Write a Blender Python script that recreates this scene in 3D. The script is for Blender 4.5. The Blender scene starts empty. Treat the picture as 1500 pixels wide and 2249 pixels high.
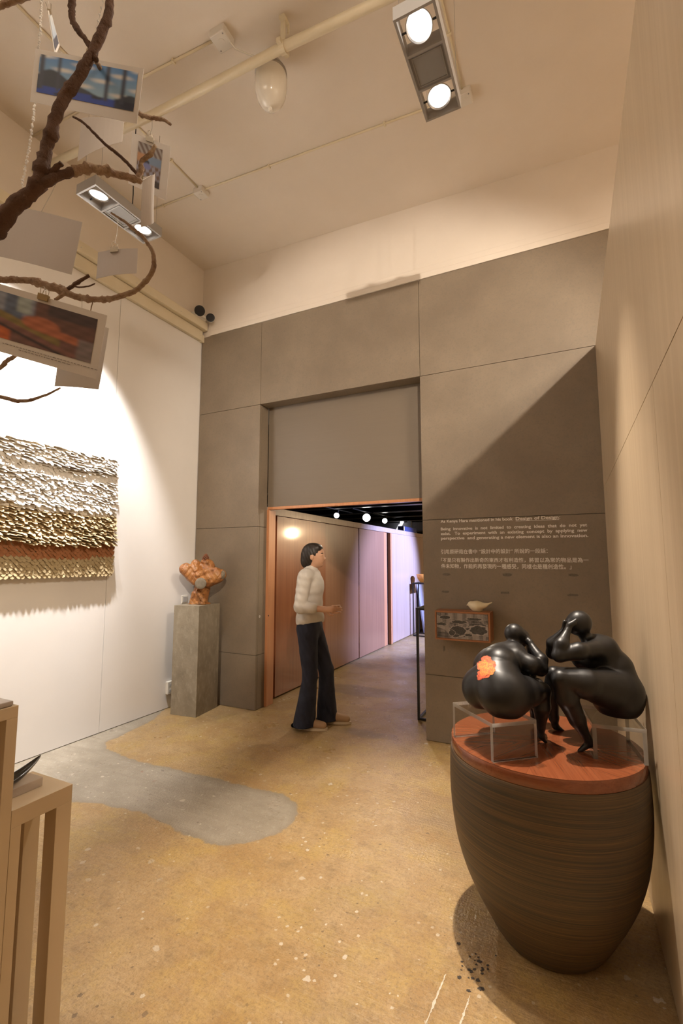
import bpy, bmesh, math, random
import numpy as np
from mathutils import Vector
from mathutils.bvhtree import BVHTree

C = bpy.context.scene.collection
SC = bpy.context.scene
rnd = random.Random(7)
rng = np.random.RandomState(7)
PI = math.pi

# ------------------------------------------------------------------ camera, world, lights, exposure
cam_d = bpy.data.cameras.new('camera')
cam = bpy.data.objects.new('camera', cam_d); C.objects.link(cam)
cam_d.sensor_fit = 'VERTICAL'; cam_d.sensor_height = 36.0
cam_d.lens = 1027.69 / 2249.0 * 36.0
cam_d.clip_start = 0.02; cam_d.clip_end = 60
cam.location = (0, 0, 1.55)
cam.rotation_mode = 'XYZ'
cam.rotation_euler = (math.radians(90 + 5.91964), math.radians(-0.10325 * 0), math.radians(25.94178))
SC.camera = cam

w = bpy.data.worlds.new('world'); SC.world = w; w.use_nodes = True
w.node_tree.nodes['Background'].inputs[0].default_value = (1.0, .86, .70, 1)
w.node_tree.nodes['Background'].inputs[1].default_value = 0.05
SC.view_settings.view_transform = 'Standard'; SC.view_settings.look = 'None'
SC.view_settings.exposure = 0.0; SC.view_settings.gamma = 1.0
SC.view_settings.use_curve_mapping = False
try:
    SC.cycles.max_bounces = 7; SC.cycles.glossy_bounces = 3; SC.cycles.transmission_bounces = 4; SC.cycles.adaptive_threshold = .025
except Exception: pass

def aim(o, tgt):
    o.rotation_euler = (Vector(tgt) - o.location).to_track_quat('-Z', 'Y').to_euler()
def spot(name, loc, tgt, watts, cone, blend=.4, col=(1, .86, .70), size=.05):
    d = bpy.data.lights.new(name, 'SPOT'); d.energy = watts; d.color = col
    d.spot_size = math.radians(cone); d.spot_blend = blend; d.shadow_soft_size = size
    o = bpy.data.objects.new(name, d); C.objects.link(o); o.location = loc; aim(o, tgt); return o
def area(name, loc, tgt, watts, sx, sy, col=(1, .84, .66)):
    d = bpy.data.lights.new(name, 'AREA'); d.shape = 'RECTANGLE'; d.size = sx; d.size_y = sy; d.energy = watts; d.color = col
    o = bpy.data.objects.new(name, d); C.objects.link(o); o.location = loc; aim(o, tgt); return o
def bulb(name, loc, watts, r, col):
    d = bpy.data.lights.new(name, 'POINT'); d.energy = watts; d.color = col; d.shadow_soft_size = r
    o = bpy.data.objects.new(name, d); C.objects.link(o); o.location = loc; return o

# the two lamps of the left fixture wash the white wall, those of the right one light the barrel and the room
spot('left_fixture_light', (-3.02, 2.09, 4.17), (-3.89, 1.95, 2.75), 700, 62, .5, (1, .96, .935), .05)
spot('left_fixture_light', (-3.02, 2.48, 4.17), (-3.89, 2.45, 1.9), 560, 66, .55, (1, .96, .935), .05)
spot('right_fixture_light', (-.563, 2.10, 4.17), (-.9, .7, 0), 150, 62, .6, (1, .87, .73), .04)
spot('right_fixture_light', (-.563, 2.45, 4.17), (-.42, 2.36, 0), 780, 56, .75, (1, .87, .73), .025)
# a fixture on the far side of the partition, over its top edge
spot('partition_room_light', (1.37, -1.5, 4.23), (-1.6, 4.13, 2.8), 930, 44, .5, (1, .87, .73), .04)
# unseen panel behind the camera, added as ambient fill
area('room_ambient_fill', (-1.9, -1.6, 4.6), (-1.9, 0.2, 0), 34, 1.6, 1.6)
area('ceiling_bounce_fill', (2.3, 1.2, 4.6), (2.3, 1.3, 0), 290, 1.2, 1.2)  # added beyond the partition; its floor bounce brightens the ceiling
# corridor
spot('corridor_light', (-2.2, 6.0, 2.62), (-1.9, 4.6, 0), 80, 120, .5, (1, .86, .68), .04)
bulb('corridor_bulb', (1.5, 12.2, 2.38), 330, .13, (1, .72, .42))
spot('corridor_blue_fill', (.35, 9.3, 2.52), (-3.1, 8.6, 1.1), 3400, 56, .6, (.36, .45, 1.0), .05)  # unseen blue spot, added to tint the far panels

# ------------------------------------------------------------------ materials
MATS = {}
def M(name, col, rough=.5, metal=0.0, spec=.5, c2=None, sc=(8, 8, 8), lo=.35, hi=.65, detail=6, bump=0.0, bsc=None, emit=0.0, coat=0.0, alpha=1.0, attr=None, c3=None, sc3=(40, 40, 40), f3=.5, trans=0.0, coord='Object'):
    if name in MATS: return MATS[name]
    m = bpy.data.materials.new(name); m.use_nodes = True; nt = m.node_tree; b = nt.nodes['Principled BSDF']
    b.inputs['Base Color'].default_value = (*col, 1); b.inputs['Roughness'].default_value = rough
    b.inputs['Metallic'].default_value = metal; b.inputs['Specular IOR Level'].default_value = spec
    b.inputs['Coat Weight'].default_value = coat; b.inputs['Coat Roughness'].default_value = .08
    b.inputs['Alpha'].default_value = alpha; b.inputs['Transmission Weight'].default_value = trans
    tc = nt.nodes.new('ShaderNodeTexCoord')
    def noise(s, det):
        mp = nt.nodes.new('ShaderNodeMapping'); mp.inputs['Scale'].default_value = s
        nt.links.new(tc.outputs[coord], mp.inputs[0])
        n = nt.nodes.new('ShaderNodeTexNoise'); n.inputs['Scale'].default_value = 1.0; n.inputs['Detail'].default_value = det
        n.inputs['Roughness'].default_value = .6
        nt.links.new(mp.outputs[0], n.inputs['Vector']); return n
    def ramp(src, a, bb):
        r = nt.nodes.new('ShaderNodeMapRange'); r.inputs['From Min'].default_value = a; r.inputs['From Max'].default_value = bb
        nt.links.new(src, r.inputs['Value']); return r.outputs['Result']
    def mix(f, a, bb):
        x = nt.nodes.new('ShaderNodeMix'); x.data_type = 'RGBA'
        if isinstance(f, float): x.inputs['Factor'].default_value = f
        else: nt.links.new(f, x.inputs['Factor'])
        for k, v in ((6, a), (7, bb)):
            if isinstance(v, tuple): x.inputs[k].default_value = (*v, 1)
            else: nt.links.new(v, x.inputs[k])
        return x.outputs[2]
    out = None
    if attr:
        a = nt.nodes.new('ShaderNodeAttribute'); a.attribute_name = attr; out = a.outputs['Color']
    if c2 is not None:
        n = noise(sc, detail); out = mix(ramp(n.outputs['Fac'], lo, hi), col, c2)
    if c3 is not None:
        n3 = noise(sc3, 4); mm = nt.nodes.new('ShaderNodeMath'); mm.operation = 'MULTIPLY'; mm.inputs[1].default_value = f3
        nt.links.new(ramp(n3.outputs['Fac'], .5, .72), mm.inputs[0]); out = mix(mm.outputs[0], out if out is not None else col, c3)
    if out is not None: nt.links.new(out, b.inputs['Base Color'])
    if bump:
        nb = noise(bsc or sc, 5); bp = nt.nodes.new('ShaderNodeBump'); bp.inputs['Strength'].default_value = bump; bp.inputs['Distance'].default_value = .01
        nt.links.new(nb.outputs['Fac'], bp.inputs['Height']); nt.links.new(bp.outputs[0], b.inputs['Normal'])
    if emit:
        b.inputs['Emission Color'].default_value = (*col, 1); b.inputs['Emission Strength'].default_value = emit
    MATS[name] = m; return m

def acrylic(name, edge):
    m = bpy.data.materials.new(name); m.use_nodes = True; nt = m.node_tree; nt.nodes.clear()
    o = nt.nodes.new('ShaderNodeOutputMaterial'); t = nt.nodes.new('ShaderNodeBsdfTransparent'); g = nt.nodes.new('ShaderNodeBsdfGlossy')
    g.inputs['Roughness'].default_value = .03; t.inputs[0].default_value = (.97, .97, .96, 1) if not edge else (.86, .86, .84, 1)
    f = nt.nodes.new('ShaderNodeFresnel'); f.inputs[0].default_value = 1.4 if not edge else 2.1
    mx = nt.nodes.new('ShaderNodeMixShader')
    nt.links.new(f.outputs[0], mx.inputs[0]); nt.links.new(t.outputs[0], mx.inputs[1]); nt.links.new(g.outputs[0], mx.inputs[2])
    ge = nt.nodes.new('ShaderNodeNewGeometry'); iv = nt.nodes.new('ShaderNodeMath'); iv.operation = 'SUBTRACT'; iv.inputs[0].default_value = 1
    ml = nt.nodes.new('ShaderNodeMath'); ml.operation = 'MULTIPLY'; nt.links.new(ge.outputs['Backfacing'], iv.inputs[1]); nt.links.new(iv.outputs[0], ml.inputs[0]); nt.links.new(f.outputs[0], ml.inputs[1]); nt.links.new(ml.outputs[0], mx.inputs[0])
    last = mx.outputs[0]
    if edge:
        d = nt.nodes.new('ShaderNodeBsdfTranslucent'); d.inputs[0].default_value = (.85, .83, .8, 1)
        m2 = nt.nodes.new('ShaderNodeMixShader'); m2.inputs[0].default_value = .4
        nt.links.new(last, m2.inputs[1]); nt.links.new(d.outputs[0], m2.inputs[2]); last = m2.outputs[0]
    nt.links.new(last, o.inputs[0]); return m

slab = M('fibre_cement', (.197, .153, .106), .55, c2=(.238, .187, .131), sc=(2.2, 2.2, 2.2), c3=(.14, .122, .095), sc3=(70, 70, 70), f3=.35, bump=.08, bsc=(120, 120, 120))
slab_dark = M('backing_grey', (.05, .045, .038), .8)
screen = M('transom_laminate', (.172, .136, .096), .5, c2=(.178, .141, .10), sc=(2, 2, 120), bump=.05, bsc=(30, 30, 300))
white = M('white_paint', (.80, .775, .745), .55, c2=(.77, .745, .715), sc=(1.5, 1.5, 1.5), bump=.06, bsc=(9, 9, 9))
cream = M('cream_paint', (.765, .69, .60), .6, c2=(.72, .645, .555), sc=(1.2, 1.2, 1.2), bump=.22, bsc=(7, 7, 7))
creamgloss = M('cream_gloss_paint', (.74, .66, .49), .35, c2=(.70, .62, .45), sc=(3, 3, 3))
veneer = M('light_veneer', (.52, .40, .262), .30, c2=(.60, .475, .325), sc=(22, 22, .45), lo=.3, hi=.7, c3=(.43, .325, .20), sc3=(90, 90, .9), f3=.4, bump=.03, bsc=(150, 150, 2))
redwood = M('red_brown_veneer', (.23, .075, .029), .32, c2=(.30, .108, .043), sc=(26, 26, .6), lo=.3, hi=.7, c3=(.11, .038, .017), sc3=(120, 120, 1.2), f3=.5, coat=.3)
redwood_pale = M('pale_red_veneer', (.28, .135, .073), .32, c2=(.35, .18, .10), sc=(26, 26, .6), lo=.3, hi=.7, c3=(.19, .085, .045), sc3=(120, 120, 1.2), f3=.45, coat=.25)
redwood_palest = M('palest_veneer', (.40, .285, .215), .32, c2=(.48, .36, .28), sc=(26, 26, .6), lo=.3, hi=.7, c3=(.30, .20, .14), sc3=(120, 120, 1.2), f3=.45, coat=.25)  # palest veneer tone, for the far panels and the rail
orangewood = M('orange_timber', (.50, .215, .095), .35, c2=(.58, .27, .125), sc=(30, 30, 1.5), coat=.2)
blackm = M('black_steel', (.012, .012, .012), .45)
bronze = M('black_bronze', (.006, .0055, .0055), .41, spec=.45, c2=(.009, .008, .008), sc=(20, 20, 20))
darkceil = M('dark_ceiling', (.018, .016, .015), .8)
steel = M('galvanised_edge', (.55, .53, .50), .35, metal=.6)

# ------------------------------------------------------------------ mesh helpers
class MB:
    def __init__(s): s.v = []; s.f = []
    def add(s, v, f):
        n = len(s.v); s.v += [tuple(map(float, p)) for p in v]; s.f += [tuple(i + n for i in q) for q in f]; return s
    def box(s, x0, x1, y0, y1, z0, z1, bev=0.0):
        if bev <= 0:
            return s.add([(x0, y0, z0), (x1, y0, z0), (x1, y1, z0), (x0, y1, z0), (x0, y0, z1), (x1, y0, z1), (x1, y1, z1), (x0, y1, z1)],
                         [(0, 3, 2, 1), (4, 5, 6, 7), (0, 1, 5, 4), (1, 2, 6, 5), (2, 3, 7, 6), (3, 0, 4, 7)])
        bm = bmesh.new(); bmesh.ops.create_cube(bm, size=1)
        for v in bm.verts: v.co = ((x0 + x1) / 2 + v.co.x * (x1 - x0), (y0 + y1) / 2 + v.co.y * (y1 - y0), (z0 + z1) / 2 + v.co.z * (z1 - z0))
        bmesh.ops.bevel(bm, geom=bm.edges[:], offset=bev, segments=2, profile=.5, affect='EDGES')
        bm.verts.index_update(); s.add([v.co[:] for v in bm.verts], [[v.index for v in f.verts] for f in bm.faces]); bm.free(); return s
    def obox(s, c, ax, ay, az, hx, hy, hz):
        c, ax, ay, az = map(np.array, (c, ax, ay, az)); P = []
        for z in (-1, 1):
            for x, y in ((-1, -1), (1, -1), (1, 1), (-1, 1)): P.append(c + ax * hx * x + ay * hy * y + az * hz * z)
        return s.add(P, [(0, 3, 2, 1), (4, 5, 6, 7), (0, 1, 5, 4), (1, 2, 6, 5), (2, 3, 7, 6), (3, 0, 4, 7)])
    def prism(s, pts, d):
        pts = [np.array(p, float) for p in pts]; d = np.array(d, float); n = len(pts)
        return s.add(pts + [p + d for p in pts], [tuple(range(n))[::-1], tuple(range(n, 2 * n))] + [(i, (i + 1) % n, n + (i + 1) % n, n + i) for i in range(n)])
    def tube(s, pts, rad, n=10, caps=True):
        P = [np.array(p, float) for p in pts]; R = [rad] * len(P) if np.isscalar(rad) else list(rad)
        T = [P[min(i + 1, len(P) - 1)] - P[max(i - 1, 0)] for i in range(len(P))]; T = [t / (np.linalg.norm(t) + 1e-9) for t in T]
        u = np.cross(T[0], (0, 0, 1.)); 
        if np.linalg.norm(u) < .1: u = np.cross(T[0], (1., 0, 0))
        u /= np.linalg.norm(u); V = []
        for p, t, r in zip(P, T, R):
            u = u - t * (u @ t); u /= np.linalg.norm(u); v = np.cross(t, u)
            V += [p + r * (u * math.cos(2 * PI * k / n) + v * math.sin(2 * PI * k / n)) for k in range(n)]
        F = [(i * n + k, i * n + (k + 1) % n, (i + 1) * n + (k + 1) % n, (i + 1) * n + k) for i in range(len(P) - 1) for k in range(n)]
        if caps: F += [tuple(range(n))[::-1], tuple(range((len(P) - 1) * n, len(P) * n))]
        return s.add(V, F)
    def lathe(s, c, prof, n=48, axis=(0, 0, 1), cap=True):
        a = np.array(axis, float); a /= np.linalg.norm(a); u = np.cross(a, (0, 1., 0) if abs(a[1]) < .9 else (1., 0, 0)); u /= np.linalg.norm(u); v = np.cross(a, u)
        V = [np.array(c) + a * h + r * (u * math.cos(2 * PI * k / n) + v * math.sin(2 * PI * k / n)) for r, h in prof for k in range(n)]
        m = len(prof)
        F = [(i * n + k, i * n + (k + 1) % n, (i + 1) * n + (k + 1) % n, (i + 1) * n + k) for i in range(m - 1) for k in range(n)]
        if cap: F += [tuple(range(n))[::-1], tuple(range((m - 1) * n, m * n))]
        return s.add(V, F)
    def ball(s, c, r, n=12, sc=(1, 1, 1)):
        V = []; F = []; c = np.array(c)
        for i in range(n // 2 + 1):
            th = PI * i / (n // 2)
            for k in range(n): V.append(c + r * np.array([sc[0] * math.sin(th) * math.cos(2 * PI * k / n), sc[1] * math.sin(th) * math.sin(2 * PI * k / n), sc[2] * math.cos(th)]))
        for i in range(n // 2):
            for k in range(n): F.append((i * n + k, (i + 1) * n + k, (i + 1) * n + (k + 1) % n, i * n + (k + 1) % n))
        return s.add(V, F)

def rootloc(p):
    q = np.zeros(3)
    while p is not None: q += np.array(p.location); p = p.parent
    return q
def link(name, me, mat, parent=None, smooth=False):
    if mat is not None: me.materials.clear(); me.materials.append(mat)
    if smooth:
        me.polygons.foreach_set('use_smooth', np.ones(len(me.polygons), dtype=bool))
    o = bpy.data.objects.new(name, me); C.objects.link(o); o.parent = parent; return o
def obj(name, mb, mat, parent=None, smooth=False, at=None, auto=None):
    """one mesh object; coordinates are given in the room's metres and stored relative to the parent"""
    v, f = (mb.v, mb.f) if isinstance(mb, MB) else mb
    off = rootloc(parent) if at is None else np.array(at, float)
    v = np.asarray(v, float) - off
    me = bpy.data.meshes.new(name); me.from_pydata(v.tolist(), [], f if isinstance(f, list) else f.tolist()); me.update()
    if isinstance(mb, MB) and len(me.polygons) < 8000:
        bm = bmesh.new(); bm.from_mesh(me); bmesh.ops.recalc_face_normals(bm, faces=bm.faces[:]); bm.to_mesh(me); bm.free()
    o = link(name, me, mat, parent, smooth or auto is not None)
    if at is not None: o.location = at
    if auto is not None:
        try: me.set_sharp_from_angle(angle=math.radians(auto))
        except Exception: pass
    return o
def tag(o, label, cat, group=None, kind=None):
    if label: o['label'] = label
    if cat: o['category'] = cat
    if group: o['group'] = group
    if kind: o['kind'] = kind
    return o
def thing(name, label, cat, loc, group=None):
    o = bpy.data.objects.new(name, None); C.objects.link(o); o.location = loc; o.empty_display_size = .1
    return tag(o, label, cat, group)
def struct(name, mb, mat, parent=None, label=None, **k):
    o = obj(name, mb, mat, parent, **k)
    if parent is None: o['kind'] = 'structure'
    if label: o['label'] = label
    return o
def copy_tree(o, parent=None):
    c = o.copy(); C.objects.link(c); c.parent = parent
    for ch in o.children: copy_tree(ch, c)
    return c

# signed-distance modelling: round cones and ellipsoids blended smoothly, meshed with surface nets
def field(prims, h, pad=.02):
    lo = np.full(3, 9e9); hi = -lo
    for p in prims:
        if p[0] == 'c': a, b, r = np.array(p[1]), np.array(p[2]), max(p[3], p[4])
        else: a = b = np.array(p[1]); r = max(p[2])
        lo = np.minimum(lo, np.minimum(a, b) - r); hi = np.maximum(hi, np.maximum(a, b) + r)
    lo -= pad; hi += pad; n = np.ceil((hi - lo) / h).astype(int) + 1
    F = np.full(n, .2, np.float32)
    for p in prims:
        if p[0] == 'c': a, b, r = np.array(p[1]), np.array(p[2]), max(p[3], p[4]); k = p[5]
        else: a = b = np.array(p[1]); r = max(p[2]); k = p[3]
        m = r + k + 3 * h
        i0 = np.maximum(((np.minimum(a, b) - m - lo) / h).astype(int), 0); i1 = np.minimum(((np.maximum(a, b) + m - lo) / h).astype(int) + 2, n)
        X = (lo[0] + h * np.arange(i0[0], i1[0]))[:, None, None]; Y = (lo[1] + h * np.arange(i0[1], i1[1]))[None, :, None]; Z = (lo[2] + h * np.arange(i0[2], i1[2]))[None, None, :]
        if p[0] == 'c':
            d = b - a; L = d @ d + 1e-12
            t = np.clip(((X - a[0]) * d[0] + (Y - a[1]) * d[1] + (Z - a[2]) * d[2]) / L, 0, 1)
            D = np.sqrt((X - a[0] - t * d[0]) ** 2 + (Y - a[1] - t * d[1]) ** 2 + (Z - a[2] - t * d[2]) ** 2) - (p[3] + (p[4] - p[3]) * t)
        else:
            B = np.array(p[4]) if len(p) > 4 else np.eye(3); q = [(X - a[0]) * B[i][0] + (Y - a[1]) * B[i][1] + (Z - a[2]) * B[i][2] for i in range(3)]
            k0 = np.sqrt(sum((q[i] / p[2][i]) ** 2 for i in range(3))); k1 = np.sqrt(sum((q[i] / p[2][i] ** 2) ** 2 for i in range(3))) + 1e-9
            D = k0 * (k0 - 1) / k1
        s = F[i0[0]:i1[0], i0[1]:i1[1], i0[2]:i1[2]]
        if k > 0:
            hh = np.maximum(k - np.abs(s - D), 0) / k; r_ = np.minimum(s, D) - hh * hh * k * .25
        else: r_ = np.minimum(s, D)
        F[i0[0]:i1[0], i0[1]:i1[1], i0[2]:i1[2]] = r_
    return F, lo
def nets(F, lo, h):
    S = F < 0; n = np.array(F.shape) - 1
    cs = np.zeros(n, np.int8)
    for dx in (0, 1):
        for dy in (0, 1):
            for dz in (0, 1): cs += S[dx:dx + n[0], dy:dy + n[1], dz:dz + n[2]]
    act = (cs > 0) & (cs < 8); I = np.argwhere(act); idx = np.full(n, -1, np.int64); idx[act] = np.arange(len(I))
    P = np.zeros((len(I), 3)); W = np.zeros(len(I))
    for ax in range(3):
        o1, o2 = [a for a in range(3) if a != ax]
        for a in (0, 1):
            for b in (0, 1):
                A = I.copy(); A[:, o1] += a; A[:, o2] += b; Bq = A.copy(); Bq[:, ax] += 1
                fa = F[A[:, 0], A[:, 1], A[:, 2]]; fb = F[Bq[:, 0], Bq[:, 1], Bq[:, 2]]; c = (fa < 0) != (fb < 0)
                t = np.where(c, fa / np.where(c, fa - fb, 1), 0); q = A.astype(float); q[:, ax] += t
                P[c] += q[c]; W[c] += 1
    V = lo + h * P / W[:, None]; Q = []
    for ax in range(3):
        o1, o2 = [(1, 2), (2, 0), (0, 1)][ax]
        sl = [slice(None)] * 3; sl[ax] = slice(0, -1); s2 = [slice(None)] * 3; s2[ax] = slice(1, None)
        E = np.argwhere(S[tuple(sl)] != S[tuple(s2)]); E = E[(E[:, o1] > 0) & (E[:, o2] > 0) & (E[:, o1] < F.shape[o1] - 1) & (E[:, o2] < F.shape[o2] - 1)]
        def g(d1, d2):
            q = E.copy(); q[:, o1] -= d1; q[:, o2] -= d2; return idx[q[:, 0], q[:, 1], q[:, 2]]
        q = np.stack([g(1, 1), g(0, 1), g(0, 0), g(1, 0)], 1); flip = ~S[E[:, 0], E[:, 1], E[:, 2]]
        q[flip] = q[flip][:, ::-1]; Q.append(q)
    return V, np.concatenate(Q)
def relax(V, Q, it, lam=.5):
    e = np.concatenate([Q[:, [0, 1]], Q[:, [1, 2]], Q[:, [2, 3]], Q[:, [3, 0]]]); n = len(V)
    for j in range(it):
        A = np.zeros_like(V); c = np.zeros(n); np.add.at(A, e[:, 0], V[e[:, 1]]); np.add.at(A, e[:, 1], V[e[:, 0]]); np.add.at(c, e[:, 0], 1); np.add.at(c, e[:, 1], 1)
        V = V + (lam if j % 2 == 0 else -lam * 1.02) * (A / np.maximum(c, 1)[:, None] - V)
    return V
def sculpt(prims, h, it=4): 
    F, lo = field(prims, h); V, Q = nets(F, lo, h); return relax(V, Q, it), Q
VIEW = ((.8993, .4374, 0), (-.4374, .8993, 0), (0, 0, 1))

# ------------------------------------------------------------------ large structure
D = 4.135                                    # front of the grey cladding
XL, XR, X1, X2 = -3.892, .259, -3.011, -1.192  # white wall, partition, doorway
ZR = [0.0, .558, 1.915, 3.271, 4.227]        # joints of the cladding
def zc(x): return 5.03 - (x + 1.8) * .036    # the ceiling falls slightly to one side

# floor with the smooth grey repair as a mask attribute
def floor_mesh():
    def axis(a, b, c, d, fine, coarse): return np.unique(np.round(np.concatenate([np.arange(a, b, coarse), np.arange(b, c, fine), np.arange(c, d + coarse, coarse)]), 4))
    xs = axis(-8, -4, .4, 4, .03, .4); ys = axis(-3.6, .4, 5.8, 16.4, .03, .4)
    X, Y = np.meshgrid(xs, ys, indexing='ij'); P = np.stack([X, Y], -1).reshape(-1, 2)
    nx, ny = len(xs), len(ys)
    i, j = np.meshgrid(np.arange(nx - 1), np.arange(ny - 1), indexing='ij'); a = (i * ny + j).ravel()
    Q = np.stack([a, a + ny, a + ny + 1, a + 1], 1)
    poly = np.array([[-3.523, 2.791], [-3.102, 2.732], [-2.603, 2.767], [-2.157, 2.773], [-1.799, 2.779], [-1.646, 2.736], [-1.545, 2.54], [-1.581, 2.373], [-1.674, 2.237], [-1.849, 2.151], [-2.06, 2.163], [-2.406, 2.219], [-2.67, 2.197], [-2.935, 2.142], [-3.061, 2.067], [-2.998, 1.86], [-3.257, 1.6], [-3.8, 1.4], [-4.0, 1.4], [-4.0, 3.4], [-3.95, 3.85], [-3.745, 3.506], [-3.675, 3.13], [-3.654, 2.879]])
    def sd(P, poly):
        d = np.full(len(P), 9.); ins = np.zeros(len(P), bool)
        for k in range(len(poly)):
            A, B = poly[k], poly[(k + 1) % len(poly)]; e = B - A; t = np.clip(((P - A) @ e) / (e @ e), 0, 1)
            d = np.minimum(d, np.linalg.norm(P - A - t[:, None] * e, axis=1))
            c = (A[1] > P[:, 1]) != (B[1] > P[:, 1])
            with np.errstate(all='ignore'): xi = A[0] + (P[:, 1] - A[1]) / (B[1] - A[1] + 1e-12) * e[0]
            ins ^= c & (P[:, 0] < xi)
        return np.where(ins, -d, d)
    def el(c, r): return (np.hypot((P[:, 0] - c[0]) / r[0], (P[:, 1] - c[1]) / r[1]) - 1) * min(r)
    m = np.clip(.5 - sd(P, poly) / .10, 0, 1)
    m2 = np.clip(.5 - np.minimum(el((-2.35, 5.3), (.55, .22)), np.minimum(el((-1.75, 4.05), (.3, .09)), el((-2.5, 6.6), (.6, .2)))) / .16, 0, 1)
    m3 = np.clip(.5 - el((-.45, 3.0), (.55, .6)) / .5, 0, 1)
    me = bpy.data.meshes.new('floor')
    me.from_pydata(np.c_[P, np.zeros(len(P))].tolist(), [], Q.tolist())
    at = me.color_attributes.new('stain', 'FLOAT_COLOR', 'POINT')
    at.data.foreach_set('color', np.c_[m, m2, m3, np.ones(len(m))].ravel().astype(np.float32)); return me
def floor_material():
    m = bpy.data.materials.new('polished_concrete'); m.use_nodes = True; nt = m.node_tree; b = nt.nodes['Principled BSDF']; L = nt.links
    tc = nt.nodes.new('ShaderNodeTexCoord')
    def N(scale, det=4, rough=.6, vec=None):
        n = nt.nodes.new('ShaderNodeTexNoise'); n.inputs['Scale'].default_value = scale; n.inputs['Detail'].default_value = det; n.inputs['Roughness'].default_value = rough
        L.new(vec or tc.outputs['Object'], n.inputs['Vector']); return n.outputs['Fac']
    def mp(s, rot=0):
        q = nt.nodes.new('ShaderNodeMapping'); q.inputs['Scale'].default_value = s; q.inputs['Rotation'].default_value = (0, 0, rot); L.new(tc.outputs['Object'], q.inputs[0]); return q.outputs[0]
    def R(x, a, c, lo=0., hi=1.):
        r = nt.nodes.new('ShaderNodeMapRange'); r.inputs[1].default_value = a; r.inputs[2].default_value = c; r.inputs[3].default_value = lo; r.inputs[4].default_value = hi; L.new(x, r.inputs[0]); return r.outputs[0]
    def mix(f, a, c):
        x = nt.nodes.new('ShaderNodeMix'); x.data_type = 'RGBA'; L.new(f, x.inputs['Factor'])
        for k, v in ((6, a), (7, c)):
            if isinstance(v, tuple): x.inputs[k].default_value = (*v, 1)
            else: L.new(v, x.inputs[k])
        return x.outputs[2]
    def mth(op, a, c):
        x = nt.nodes.new('ShaderNodeMath'); x.operation = op
        for k, v in ((0, a), (1, c)):
            if isinstance(v, float): x.inputs[k].default_value = v
            else: L.new(v, x.inputs[k])
        return x.outputs[0]
    col = mix(R(N(1.1), .38, .62), (.335, .205, .080), (.40, .265, .125))
    col = mix(R(N(2.6, 5), .45, .68), col, (.45, .315, .16))
    col = mix(R(N(1.7, 5), .54, .70, 0, .8), col, (.25, .18, .095))
    col = mix(R(N(9, 5, .7), .52, .75, 0, .75), col, (.22, .145, .07))
    col = mix(R(N(3.4, 5, .68), .48, .64, 0, .6), col, (.47, .32, .10))
    col = mix(R(N(24, 4, .75), .50, .70, 0, .38), col, (.52, .39, .225))
    col = mix(R(N(60, 3, .7), .48, .70, 0, .5), col, (.17, .11, .05))
    col = mix(R(N(160, 2, .7), .50, .72, 0, .5), col, (.17, .115, .055))
    for rot_, f_ in ((.5, .24), (-.9, .22)):
        col = mix(R(N(1, 3, .65, mp((5, 130, 1), rot_)), .60, .74, 0, f_), col, (.56, .46, .31))
        col = mix(R(N(1, 3, .65, mp((7, 170, 1), rot_ + .35)), .62, .76, 0, f_ * 1.4), col, (.15, .10, .05))
    at = nt.nodes.new('ShaderNodeAttribute'); at.attribute_name = 'stain'; sp = nt.nodes.new('ShaderNodeSeparateColor'); L.new(at.outputs['Color'], sp.inputs[0])
    edge = R(N(7, 6), .3, .7, -.22, .22)
    mk = R(mth('ADD', sp.outputs[0], edge), .42, .56)
    grey = mix(R(N(5, 7), .35, .65), (.285, .245, .185), (.345, .30, .235))
    grey = mix(R(N(1, 6, .6, mp((3, 14, 1), .9)), .45, .7, 0, .55), grey, (.235, .20, .15)); grey = mix(R(N(30, 5), .55, .72, 0, .6), grey, (.42, .38, .32))
    grey = mix(R(sp.outputs[0], .5, .95, .55, 0), grey, (.215, .18, .13))
    col = mix(mk, col, grey)
    col = mix(R(mth('ADD', sp.outputs[1], edge), .40, .75, 0, .62), col, (.20, .15, .095))
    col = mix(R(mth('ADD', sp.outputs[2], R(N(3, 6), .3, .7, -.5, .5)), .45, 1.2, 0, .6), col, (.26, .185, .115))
    # paint flecks of several sizes and dark chips
    clus = R(N(1.4, 3), .40, .58, .15, 1.)
    for sc_, r0, thr, c_ in ((4.3, .085, .80, (.56, .50, .41)), (13, .15, .72, (.62, .56, .46)), (34, .20, .78, (.62, .56, .45)), (7.3, .075, .84, (.055, .045, .04)), (19, .14, .85, (.10, .065, .04)), (47, .2, .84, (.12, .08, .045)), (9.7, .09, .90, (.25, .09, .04))):
        vo = nt.nodes.new('ShaderNodeTexVoronoi'); vo.inputs['Scale'].default_value = sc_; vo.inputs['Randomness'].default_value = 1
        nv = nt.nodes.new('ShaderNodeTexNoise'); nv.inputs['Scale'].default_value = sc_ * 3.1; nv.inputs['Detail'].default_value = 3; L.new(tc.outputs['Object'], nv.inputs['Vector'])
        vm = nt.nodes.new('ShaderNodeVectorMath'); vm.operation = 'MULTIPLY_ADD'; vm.inputs[1].default_value = (.42 / sc_,) * 3; L.new(nv.outputs['Color'], vm.inputs[0]); L.new(tc.outputs['Object'], vm.inputs[2])
        L.new(vm.outputs[0], vo.inputs['Vector'])
        s2 = nt.nodes.new('ShaderNodeSeparateColor'); L.new(vo.outputs['Color'], s2.inputs[0])
        rad = mth('MULTIPLY', s2.outputs[1], r0 * 1.5)
        on = mth('MULTIPLY', R(mth('SUBTRACT', rad, vo.outputs['Distance']), 0, .02), R(s2.outputs[0], thr, thr + .01))
        on = mth('MULTIPLY', on, clus)
        col = mix(mth('MULTIPLY', on, .7), col, c_)
    L.new(col, b.inputs['Base Color'])
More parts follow.
